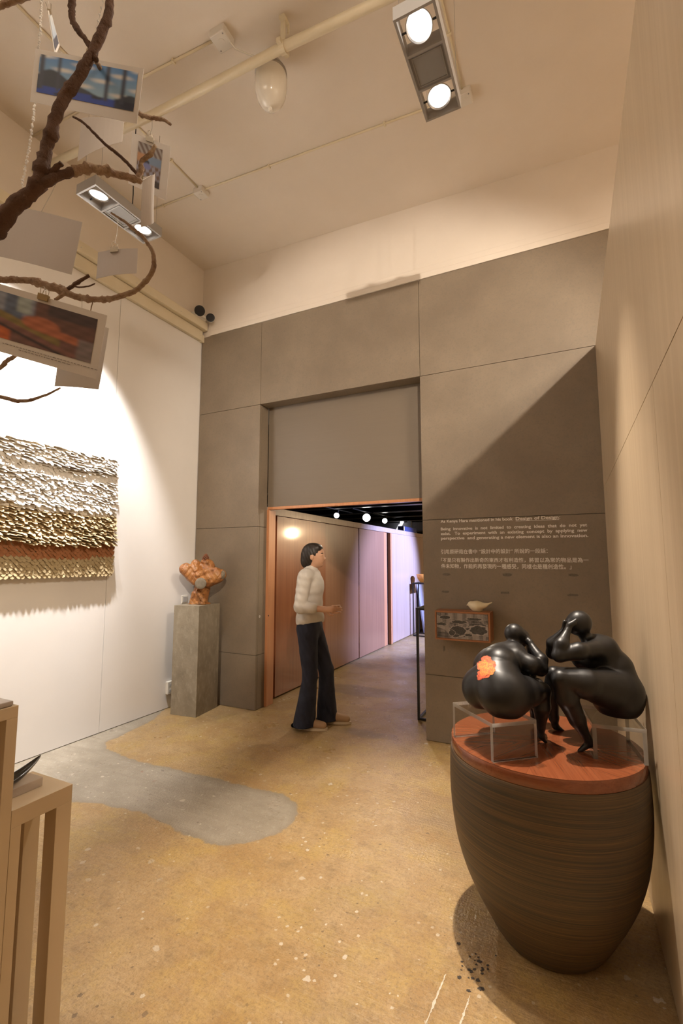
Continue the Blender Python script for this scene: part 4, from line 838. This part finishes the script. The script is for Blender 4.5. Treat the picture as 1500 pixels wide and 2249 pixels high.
ab = thing('acrylic_block', 'small clear acrylic block under the black dish on the low plinth', 'riser', (-1.662, .985, .797))
obj('slab', MB().box(-1.70, -1.628, .918, 1.052, .7975, .826, .002), M('frosted_acrylic', (.60, .50, .42), .1, alpha=.55), ab)

# ------------------------------------------------------------------ person walking through the doorway
def person():
    px, py = -2.285, 4.00; fa = math.radians(14); fv = np.array((math.cos(fa), math.sin(fa), 0)); sv = np.array((-math.sin(fa), math.cos(fa), 0)); uv = np.array((0, 0, 1.))
    Bs = (tuple(fv), tuple(sv), tuple(uv))
    def P(f, s, z): return np.array((px, py, 0)) + fv * f + sv * s + uv * z
    def c(a, b, r1, r2, k=.03): return ('c', P(*a), P(*b), r1, r2, k)
    def e(a, r, k=.03): return ('e', P(*a), r, k, Bs)
    t = thing('person', 'person in a pale shirt and dark flared jeans walking through the doorway', 'person', (px, py, 0))
    skin = M('skin', (.52, .29, .18), .5, c2=(.56, .325, .21), sc=(12, 12, 12))
    # right leg is the standing one, left leg steps ahead
    RH, RK, RA = (.0, -.09, .90), (.03, -.085, .48), (-.03, -.085, .085)
    LH, LK, LA = (.0, .09, .90), (.14, .10, .50), (.15, .13, .10)
    b = [e((0, 0, .95), (.105, .15, .12)), e((.0, 0, 1.12), (.10, .145, .16)), e((.005, 0, 1.30), (.115, .165, .16)), c((-.005, -.12, 1.40), (-.005, .12, 1.40), .065, .065), c((.0, 0, 1.42), (.03, 0, 1.53), .058, .05),
         e((.045, 0, 1.60), (.096, .076, .112), .02), e((.075, 0, 1.555), (.062, .056, .068), .02), c((.125, 0, 1.585), (.146, 0, 1.567), .009, .013, .012), c((.118, -.022, 1.540), (.118, .022, 1.540), .010, .010, .012), c((.095, 0, 1.505), (.112, 0, 1.508), .018, .016, .02),
         e((.115, -.033, 1.600), (.018, .018, .012), .012), e((.115, .033, 1.600), (.018, .018, .012), .012), e((.035, -.078, 1.585), (.020, .010, .030), .008), e((.035, .078, 1.585), (.020, .010, .030), .008),
         c(RH, RK, .085, .055), c(RK, RA, .056, .036), c(LH, LK, .085, .055), c(LK, LA, .056, .036),
         c((RA[0], -.085, .06), (.12, -.085, .035), .036, .028), c((LA[0], .13, .06), (.30, .13, .035), .036, .028)]
    # arms: the near forearm is carried forward, the far one swings back
    def arm(S, E_, W_, sgn, fd):
        o = [c(S, E_, .050, .040), c(E_, W_, .041, .026, .02)]
        S, E_, W_, fd = (np.array(q, float) for q in (S, E_, W_, fd)); fd /= np.linalg.norm(fd); sd_ = np.array((0, sgn, 0.)); nr = np.cross(fd, sd_); nr /= np.linalg.norm(nr)
        pc_ = W_ + fd * .045; o.append(('c', P(*W_), P(*(W_ + fd * .075)), .025, .030, .015))
        for q, L in ((-.030, .062), (-.011, .076), (.010, .080), (.030, .070)):
            a0 = W_ + fd * .078 + nr * q; a1 = a0 + fd * L * .5 - sd_ * .010; a2 = a1 + fd * L * .35 - sd_ * .028; a3 = a2 + fd * L * .1 - sd_ * .022
            o += [('c', P(*a0), P(*a1), .0095, .009, .004), ('c', P(*a1), P(*a2), .009, .0085, .002), ('c', P(*a2), P(*a3), .0085, .0075, .002)]
        u0 = W_ + fd * .025 + nr * .022; u1 = u0 + nr * .030 + fd * .028 - sd_ * .012; u2 = u1 + fd * .030 - sd_ * .014
        return o + [('c', P(*u0), P(*u1), .013, .0105, .008), ('c', P(*u1), P(*u2), .0105, .0085, .003)]
    RS, RE, RW = (-.005, -.185, 1.385), (-.03, -.225, 1.125), (.19, -.205, 1.105)
    LS, LE, LW = (-.005, .185, 1.385), (-.10, .215, 1.13), (-.04, .22, .90)
    b += arm(RS, RE, RW, -1, (1, .08, .0)) + arm(LS, LE, LW, 1, (.35, 0, -1))
    V, Q = sculpt(b, .0055, 2); V[:, 2] = np.maximum(V[:, 2], .004); bd_ = obj('body', (V, Q), skin, t, smooth=True)
    for sg in (-1, 1):
        obj('eye', MB().ball(P(.128, sg * .030, 1.600), .0085, 10), M('eye_dark', (.03, .02, .015), .2), bd_)
        obj('eyebrow', MB().tube([P(.133, sg * .018, 1.617), P(.132, sg * .032, 1.621), P(.118, sg * .046, 1.617)], .0035, 6), M('dark_hair', (.016, .010, .007), .5), bd_)
    obj('lips', MB().tube([P(.118, -.022, 1.540), P(.130, 0, 1.541), P(.118, .022, 1.540)], .0055, 8), M('lip_red', (.36, .12, .09), .45), bd_)
    cl = M('pale_cotton', (.60, .56, .50), .85, c2=(.54, .50, .45), sc=(9, 9, 14), bump=.3, bsc=(20, 20, 12))
    sh = [e((0, 0, 1.02), (.125, .168, .10), .03), e((0, 0, 1.13), (.122, .164, .16), .04), e((.005, 0, 1.30), (.130, .180, .165), .04), c((-.005, -.13, 1.398), (-.005, .13, 1.398), .078, .078, .03), c((-.005, 0, 1.43), (.008, 0, 1.462), .075, .066, .02),
          c(RS, RE, .068, .058, .02), c(RE, (.09, -.215, 1.115), .058, .050, .02), c(LS, LE, .068, .058, .02), c(LE, (-.06, .219, .98), .056, .046, .02), c((-.02, -.09, .985), (.03, .09, .985), .09, .09, .03)]
    V, Q = sculpt(sh, .006, 3); 
    V += (.004 * np.sin(V[:, 2] * 42 + V[:, 0] * 36) * np.sin(V[:, 0] * 60 + V[:, 2] * 20) + .003 * np.sin(V[:, 2] * 90 + V[:, 0] * 25))[:, None] * (-sv); hem = .955; V[:, 2] = np.maximum(V[:, 2], hem + .004 * np.sin(V[:, 0] * 60)); obj('shirt', (V, Q), cl, t, smooth=True)
    jn = M('dark_denim', (.010, .012, .026), .85, c2=(.016, .020, .040), sc=(14, 14, 6), bump=.3, bsc=(40, 40, 25))
    tr = [e((0, 0, .93), (.118, .158, .115), .03), c(RH, RK, .100, .070), c(RK, (-.035, -.085, -.05), .066, .112, .03), c(LH, LK, .100, .070), c(LK, (.142, .13, -.05), .066, .108, .03), c((0, -.05, .86), (0, .05, .86), .09, .09)]
    V, Q = sculpt(tr, .006, 3); V += (.004 * np.sin(V[:, 2] * 55 + V[:, 0] * 40) * np.sin(V[:, 0] * 70 + 1) + .005 * np.sin(V[:, 2] * 23 + V[:, 1] * 50))[:, None] * (-sv)
    V[:, 2] = np.maximum(V[:, 2], .034); obj('trousers', (V, Q), jn, t, smooth=True)
    hr = M('dark_hair', (.016, .010, .007), .5, c2=(.035, .02, .012), sc=(60, 60, 8))
    V, Q = sculpt([e((.020, 0, 1.622), (.106, .086, .100), .02), e((-.012, 0, 1.575), (.080, .082, .085), .03), e((.07, 0, 1.672), (.050, .066, .034), .03), e((-.030, 0, 1.53), (.060, .070, .06), .03)], .006, 3); V += (.0015 * np.sin(((V - P(0, 0, 0)) @ sv) * 300 + V[:, 2] * 60))[:, None] * np.array((0, 0, .6)) + (.0014 * np.sin(((V - P(0, 0, 0)) @ fv) * 210 + V[:, 2] * 90))[:, None] * (-sv); obj('hair', (V, Q), hr, t, smooth=True)
    tan, sole = M('tan_suede', (.42, .27, .15), .7), M('cream_rubber', (.62, .52, .38), .6)
    for (f0, s0) in ((RA[0], -.085), (LA[0], .13)):
        V, Q = sculpt([c((f0 - .055, s0, .055), (f0 + .06, s0, .058), .038, .044, .02), c((f0 + .06, s0, .055), (f0 + .185, s0, .042), .044, .034, .02)], .006, 3); V[:, 2] = np.maximum(V[:, 2], .018)
        shoe = obj('shoe', (V, Q), tan, t, smooth=True)
        pts = [P(f0 + .065 + .165 * math.cos(a) * (1 if math.cos(a) > 0 else 1.0), s0 + (.046 if math.cos(a) > -.2 else .042) * math.sin(a), .0012) for a in np.linspace(0, 2 * PI, 29)[:-1]]
        obj('sole', MB().prism(pts, (0, 0, .022)), sole, shoe)
person()

# ------------------------------------------------------------------ corridor: stands, lamp, spots, box on the wall top
def cage(label, x0, x1, y0, y1, zh, e):
    t = thing('metal_stand', label, 'stand', ((x0 + x1) / 2, (y0 + y1) / 2, 0))
    for x in (x0, x1 - e):
        for y in (y0, y1 - e): obj('leg', MB().box(x, x + e, y, y + e, .001, zh), blackm, t)
    for z in (.001, zh - e):
        for x in (x0, x1 - e): obj('rail', MB().box(x, x + e, y0 + e, y1 - e, z, z + e), blackm, t)
        for y in (y0, y1 - e): obj('rail', MB().box(x0 + e, x1 - e, y, y + e, z, z + e), blackm, t)
    return t
cage('black metal frame stand half hidden behind the end of the grey wall', -1.412, -1.06, 4.60, 4.95, 1.08, .022)
s2_ = cage('thin black metal frame stand far along the corridor under the amber bowl', -2.98, -2.62, 9.5, 9.9, 1.083, .02)
obj('top_plate', MB().box(-2.98, -2.62, 9.5, 9.9, 1.083, 1.09), blackm, s2_)
bl = thing('bowl', 'amber glowing bowl on the far black frame stand', 'bowl', (-2.78, 9.70, 1.09))
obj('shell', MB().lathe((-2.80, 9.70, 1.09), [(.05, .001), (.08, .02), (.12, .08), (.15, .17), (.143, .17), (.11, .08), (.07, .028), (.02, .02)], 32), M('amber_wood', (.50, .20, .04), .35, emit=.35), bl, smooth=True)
wp = thing('leaning_panel', 'tall pale panel leaning on the timber wall behind the far stand', 'panel', (-2.95, 10.2, 0))
obj('board', MB().prism([(-2.90, 9.98, .001), (-2.86, 9.98, .001), (-3.03, 9.98, 1.05), (-3.042, 9.98, 1.05)], (0, .62, 0)), M('pale_board', (.46, .47, .55), .5), wp)
for i, (x, y, z) in enumerate(((-4.295, 8.595, 2.475), (-3.933, 9.328, 2.475), (-3.865, 10.26, 2.475))):
    lab = ('small track spotlight over the corridor, leftmost of three', 'brightest track spotlight over the corridor, middle of three', 'small track spotlight over the corridor, rightmost of three')[i]
    t = thing('track_spotlight', lab, 'lamp', (x, y, z), 'track spotlights over the corridor')
    a = np.array((-x * .8, -y, 1.35 - z)) * 1.0; a /= np.linalg.norm(a); c = np.array((x, y, z)); r0 = (.055, .085, .06)[i]
    hd = obj('head', MB().lathe(c - a * .16, [(.03, 0), (r0, .03), (r0 * 1.08, .16), (r0, .16)], 20, a), blackm, t, auto=40)
    obj('lens', MB().lathe(c + a * .0005, [(r0 * .98, 0), (r0 * .98, .004)], 20, a), lens_b, hd)
    obj('stem', MB().tube([c - a * .1, (x, y + .1, 2.605)], .012, 8).box(x - .02, x + .02, y - .75, y + .75, 2.590, 2.6045), blackm, t)
for i, (x, y, z) in enumerate(((-4.15, 12.06, 2.475),)):
    t = thing('track_spotlight', 'white tubular spotlight tilted over the far end of the corridor', 'lamp', (x, y, z))
    hd = obj('head', MB().tube([(x - .05, y, z - .15), (x + .10, y + .05, z + .14)], .05, 14), M('white_tube', (.8, .8, .85), .3, emit=1.2), t)
    obj('stem', MB().tube([(x + .03, y, z), (x + .03, y, 2.605)], .012, 8), blackm, t)
bxx = thing('storage_box', 'dark blue box lying on top of the timber wall', 'box', (-3.13, 9.65, 2.158))
obj('body', MB().box(-3.20, -3.07, 9.25, 10.15, 2.1585, 2.26, .006), M('navy_card', (.03, .04, .12), .5), bxx)
obj('label_strip', MB().box(-3.0698, -3.068, 9.25, 9.30, 2.165, 2.25), M('yellow_strip', (.6, .45, .15), .5), bxx)
dt = thing('air_duct', 'pale air duct running across the dark corridor ceiling', 'duct', (-1.5, 12.6, 2.62))
obj('sheet', MB().box(-5.2, 2.5, 12.25, 12.75, 2.34, 2.60, .02), M('pale_duct', (.46, .46, .50), .5), dt)
obj('collar', MB().box(-3.95, -3.85, 12.23, 12.77, 2.32, 2.61), MATS['pale_duct'], dt)

# ------------------------------------------------------------------ bare tree with hanging prints
bark_d = M('dark_bark', (.085, .042, .024), .85, c2=(.14, .075, .045), sc=(40, 40, 40), c3=(.045, .022, .014), sc3=(80, 80, 80), f3=.7, bump=.7, bsc=(110, 110, 110))
bark_l = M('lichen_bark', (.27, .165, .10), .85, c2=(.40, .29, .19), sc=(45, 45, 45), c3=(.14, .07, .04), sc3=(70, 70, 70), f3=.7, bump=.7, bsc=(120, 120, 120))
def spline(P, step):
    P = np.array(P, float); out = []
    for i in range(len(P) - 1):
        a, b, c, d = P[max(i - 1, 0)], P[i], P[i + 1], P[min(i + 2, len(P) - 1)]; n = max(2, int(np.linalg.norm(c[:3] - b[:3]) / step))
        for k in range(n):
            t = k / n; out.append(.5 * (2 * b + (c - a) * t + (2 * a - 5 * b + 4 * c - d) * t * t + (3 * b - a - 3 * c + d) * t ** 3))
    return np.array(out + [P[-1]])
def branch(name, pts, mat, parent, knob=.16, n=12):
    S = spline(pts, max(.004, pts[len(pts) // 2][3] * .7)); m = MB(); r = np.maximum(S[:, 3], .0006); q = np.ones(len(r))
    L = np.cumsum(np.r_[0, np.linalg.norm(np.diff(S[:, :3], axis=0), axis=1)])
    for k in range(int(L[-1] / (r.mean() * 3.2)) + 1):                      # ring scars and knuckles
        q += knob * rnd.uniform(.5, 1.5) * np.exp(-((L - rnd.uniform(0, L[-1])) / (r * .55)) ** 2)
    S[:, :3] += rng.normal(0, 1, (len(r), 3)) * (r * .07)[:, None]
    m.tube(S[:, :3], r * q, n)
    v = np.array(m.v); k = np.repeat(np.arange(len(r)), n); v[:len(k)] += (v[:len(k)] - S[k, :3]) * (rng.rand(len(k), 1) - .5) * .22
    for j in range(int(L[-1] / (r.mean() * 9))):                            # buds
        i = rnd.randrange(1, max(2, len(r) - 1)); d = rng.normal(0, 1, 3); d /= np.linalg.norm(d); bl_ = MB().ball(S[i, :3] + d * r[i] * .9, r[i] * .38, 6); v = np.r_[v, np.array(bl_.v)]; m.f += [tuple(x + len(v) - len(bl_.v) for x in f) for f in bl_.f]
    return obj(name, (v, m.f), mat, parent, smooth=True)
tree = thing('bare_tree', 'bare knobbly tree with leafless branches holding hanging photo prints', 'tree', (TRUNK[0], TRUNK[1], 0))
tk = branch('trunk', [(TRUNK[0] - .01, TRUNK[1], 0.002, .042), (TRUNK[0], TRUNK[1] + .01, .6, .036), (TRUNK[0] - .01, TRUNK[1], 1.2, .033)] + B_trunk[:], bark_d, tree, .12)
for nm, pts, mt, kn in (('branch', B_main, bark_d, .22), ('branch', B_left_fork, bark_d, .14), ('branch', B_arm[:4], bark_d, .22), ('branch', B_arm[3:], bark_l, .28), ('twig', B_arm_tip, bark_l, .2), ('twig', B_long_twig, bark_d, .15), ('twig', B_stub, bark_d, .1), ('twig', B_hidden_twig, bark_l, .15), ('branch', B_loop, bark_l, .24), ('twig', B_loop_spur, bark_d, .12), ('twig', B_loop_spur_twig, bark_d, .05), ('twig', B_loop_drop, bark_l, .1), ('twig', B_curl, bark_l, 0), ('branch', B_low, bark_l, .12), ('twig', B_low_rise, bark_l, .12), ('branch', B_top, bark_l, .14)):
    branch(nm, pts, mt, tree, kn)

paper = M('photo_paper', (.66, .62, .58), .5)
paper_g = M('thin_grey_paper', (.50, .455, .42), .6)
clip_m = M('clip_steel', (.55, .52, .45), .25, metal=.9)
clip_b = M('clip_brass', (.30, .21, .10), .35, metal=.6)
thr_m = M('clear_thread', (.78, .74, .68), .2, alpha=.75)
def nz(u, v, s): return math.sin(u * 7.3 * s + v * 3.1 * s + 1) * math.sin(v * 9.1 * s - u * 2.7 * s + 2)
def window_view(u, v):
    col = [.10 + .25 * (1 - v), .27 + .25 * (1 - v), .62]
    cl_ = max(0, nz(u, v * 1.6, 1.3) - .15); col = [c_ + (.72 - c_) * min(1, cl_ * 1.3) for c_ in col]
    hill = .30 + .26 * math.exp(-((u - .12) / .16) ** 2) + .10 * math.sin(u * 5 + .5) + .16 * math.exp(-((u - .95) / .1) ** 2) - .30 * max(0, (u - .45)) * (u < .8)
    if v < hill: col = [.035, .045, .07]
    if v < .20: col = [.02, .06, .40] if nz(u, v, 2) > -.6 and u < .8 else [.015, .02, .05]
    for c0, wd in ((.03, .03), (.21, .018), (.70, .02), (.87, .018)):
        if abs(u - c0) < wd and v > .12: col = [.05, .06, .10]
    return col
def table_view(u, v):
    if v > .62 - .25 * u:
        col = [.10, .13, .20] if u < .52 else [.13, .06, .045]
        if u < .52 and (int(u * 7) % 2): col = [.24, .27, .34]
        if .38 < u < .48 and v > .66: col = [.34, .40, .40]
        if u > .62 and v > .75: col = [.06, .035, .035]
    else: col = [.16, .075, .06]
    d = v - (.60 - .62 * u)
    if .02 < d < .17 and u < .75: col = [.22, .16, .05]
    if -.10 < d <= .02: col = [.20, .09, .07]
    if -.16 < d <= -.10: col = [.03, .02, .025]
    if d <= -.16 and u < .36: col = [.50, .12, .03]
    if ((u - .58) / .15) ** 2 + ((v - .52) / .16) ** 2 < 1 or (abs(v - .40 + .25 * (u - .75)) < .08 and u > .55): col = [.40, .13, .06]
    if u > .88 and v < .45: col = [.20, .16, .16]
    k = 1 + .25 * nz(u, v, 4); return [c_ * k for c_ in col]
def workshop(u, v):
    col = [.30, .20, .15]
    if v > .72: col = [.17, .12, .10] if int((u + v) * 9) % 2 else [.36, .34, .33]
    elif v > .5: col = [.20, .28, .42] if u > .45 else [.45, .24, .12]
    if v < .5: col = [.30, .30, .38] if nz(u, v, 3) > 0 else [.16, .10, .07]
    if ((u - .40) / .12) ** 2 + ((v - .55) / .05) ** 2 < 1: col = [.03, .03, .04]
    if ((u - .42) / .17) ** 2 + ((v - .44) / .08) ** 2 < 1: col = [.20, .22, .45]
    if v < .16: col = [.25, .19, .08] if u < .55 else [.05, .035, .03]
    return col
def sunset(u, v): return [.30 + .3 * v, .42 + .2 * v, .62] if v > .3 else [.05, .05, .08]
def card(label, q, pr=None, fn=None, clip_t=.5, hang=None, mat=None, group='photo prints hanging from the tree', bend=.0, clip=True, cm=None, cap=False, beads=False):
    TL, TR, BR, BL = (np.array(p) for p in q); mid = (TL + TR) / 2
    t = thing('hanging_print', label, 'photo print', tuple(float(x) for x in mid), group)
    nr = np.cross(TR - TL, BL - TL); nr /= np.linalg.norm(nr)
    if nr @ (np.array((0, 0, 1.55)) - mid) < 0: nr = -nr
    n, mrows = 10, 8; V = []; F = []
    def S(u, v):                                           # v 0 at the top edge
        p = (TL * (1 - u) + TR * u) * (1 - v) + (BL * (1 - u) + BR * u) * v; return p + nr * bend * (math.sin(PI * u) + .5 * v * v)
    for s_ in (0, 1):
        for j in range(mrows + 1):
            for i in range(n + 1): V.append(S(i / n, j / mrows) - nr * (.0007 * s_))
    N0 = (n + 1) * (mrows + 1)
    for s_ in (0, 1):
        for j in range(mrows):
            for i in range(n):
                a = s_ * N0 + j * (n + 1) + i; f = (a, a + 1, a + n + 2, a + n + 1); F.append(f if s_ else f[::-1])
    ring = [i for i in range(n + 1)] + [j * (n + 1) + n for j in range(1, mrows + 1)] + [mrows * (n + 1) + i for i in range(n - 1, -1, -1)] + [j * (n + 1) for j in range(mrows - 1, 0, -1)]
    F += [(a, b, N0 + b, N0 + a) for a, b in zip(ring, ring[1:] + ring[:1])]
    pp = obj('paper', (V, F), mat or paper, t)
    if pr:
        u0, u1, v0, v1 = pr; nu, nv = 96, 64; G = [S(u0 + (u1 - u0) * i / nu, v0 + (v1 - v0) * j / nv) + nr * .0006 for j in range(nv + 1) for i in range(nu + 1)]
        FF = [(j * (nu + 1) + i, (j + 1) * (nu + 1) + i, (j + 1) * (nu + 1) + i + 1, j * (nu + 1) + i + 1) for j in range(nv) for i in range(nu)]
        po = obj('photograph', (G, FF), inkm, t); ca = po.data.color_attributes.new('ink', 'FLOAT_COLOR', 'POINT')
        K = np.array([[fn(i / nu, 1 - j / nv) for i in range(nu + 1)] for j in range(nv + 1)], np.float32)
        for _ in range(2):                                 # soft ink edges
            K[1:-1] = (K[:-2] + 2 * K[1:-1] + K[2:]) / 4; K[:, 1:-1] = (K[:, :-2] + 2 * K[:, 1:-1] + K[:, 2:]) / 4
        ca.data.foreach_set('color', np.concatenate([np.clip(K, 0, 1), np.ones_like(K[..., :1])], -1).ravel())
    if cap:                                                # a line and a half of unreadably small print
        cm_ = MB()
        for row, (a, b) in enumerate(((.30, .98), (.42, .80))):
            u = a
            while u < b:
                wd = rnd.uniform(.008, .026); p0, p1 = S(u, .855 + .035 * row) + nr * .0008, S(u + wd, .855 + .035 * row) + nr * .0008; dn = (BL - TL) / np.linalg.norm(BL - TL) * .0012
                cm_.add([p0, p1, p1 + dn, p0 + dn], [(0, 3, 2, 1)]); u += wd + .008
        obj('caption', cm_, M('caption_grey', (.22, .19, .17), .6), t)
    eu = (TR - TL) / np.linalg.norm(TR - TL); ed = (BL - TL) / np.linalg.norm(BL - TL); cpos = S(clip_t, 0)
    if clip:
        k = MB().obox(cpos + ed * .002, eu, -ed, nr, .010, .006, .0035); co = obj('clip', k, cm or clip_m, t)
        lo = MB()
        for sg in (-1, 1): lo.tube([cpos - ed * .003 + eu * .006 + nr * .003 * sg, cpos - ed * .014 + eu * .005 + nr * .005 * sg, cpos - ed * .017 + nr * .005 * sg, cpos - ed * .014 - eu * .005 + nr * .005 * sg, cpos - ed * .003 - eu * .006 + nr * .003 * sg], .0007, 6)
        obj('wire_handles', lo, clip_m, co)
    if hang is not None:
        h_ = np.array(hang[:3]); th = MB().tube([cpos - ed * (.015 if clip else 0), (cpos + h_) / 2 + np.array((.003, 0, 0)), h_], .0006, 5); to = obj('thread', th, thr_m, t)
        if beads:
            bm_ = MB()
            for k in np.linspace(.05, .95, 16): bm_.ball(cpos * (1 - k) + h_ * k, .0022, 6)
            obj('beads', bm_, M('clear_bead', (.9, .88, .85), .05, alpha=.6), to)
    return t
card('print with a blue window view hanging behind the main branch', C_blue, (.05, .955, .09, .80), window_view, .50, B_main[-1], beads=True, cm=clip_m)
card('narrow photo print seen nearly edge-on at the top left', C_edge, (.1, .9, .1, .9), sunset, .5, the, bend=.0)
card('white bordered portrait print of a person in a workshop', C_white, (.18, .80, .115, .86), workshop, .46, thw)
card('blank grey sheet hanging below the blue window print', C_grey_upper, None, None, .5, B_hidden_twig[2], mat=paper_g, clip=False, bend=.008)
card('large blank sheet at the left edge under the main branch', C_left_blank, None, None, .62, B_arm[2], mat=paper_g, clip=False, bend=.01)
card('blank square sheet hanging from the tip of the looped branch', C_mid_blank, None, None, .45, thm, mat=paper_g, bend=.006)
card('narrow twisted blank sheet beside the white bordered print', C_twist, None, None, .3, B_arm[-1], mat=paper_g, clip=False, bend=.012)
card('large print of an orange table scene hanging from the looped branch', C_big, (.0, .94, .10, .79), table_view, .53, thb, cm=clip_b, cap=True)
card('blank white sheet partly hidden behind the orange table print', C_behind, None, None, .4, B_loop[11], mat=paper, clip=False, bend=.006)
bs = thing('bead_string', 'string of clear beads hanging beside the blue window print', 'bead string', tuple(s3a))
P_ = [np.array(s3a), np.array(s3b), np.array(s3c)]
obj('thread', MB().tube([np.array(B_top[-2][:3])] + P_, .0006, 5), thr_m, bs)
bm_ = MB()
for a, b, n in ((P_[0], P_[1], 52), (P_[1], P_[2], 22)):
    for k in range(n): bm_.ball(a + (b - a) * (k + .5) / n + rng.normal(0, .0008, 3), .0026 if k % 3 else .0034, 6)
bo = obj('beads', bm_, M('clear_bead', (.9, .88, .85), .05, alpha=.6), bs); bo['kind'] = 'stuff'
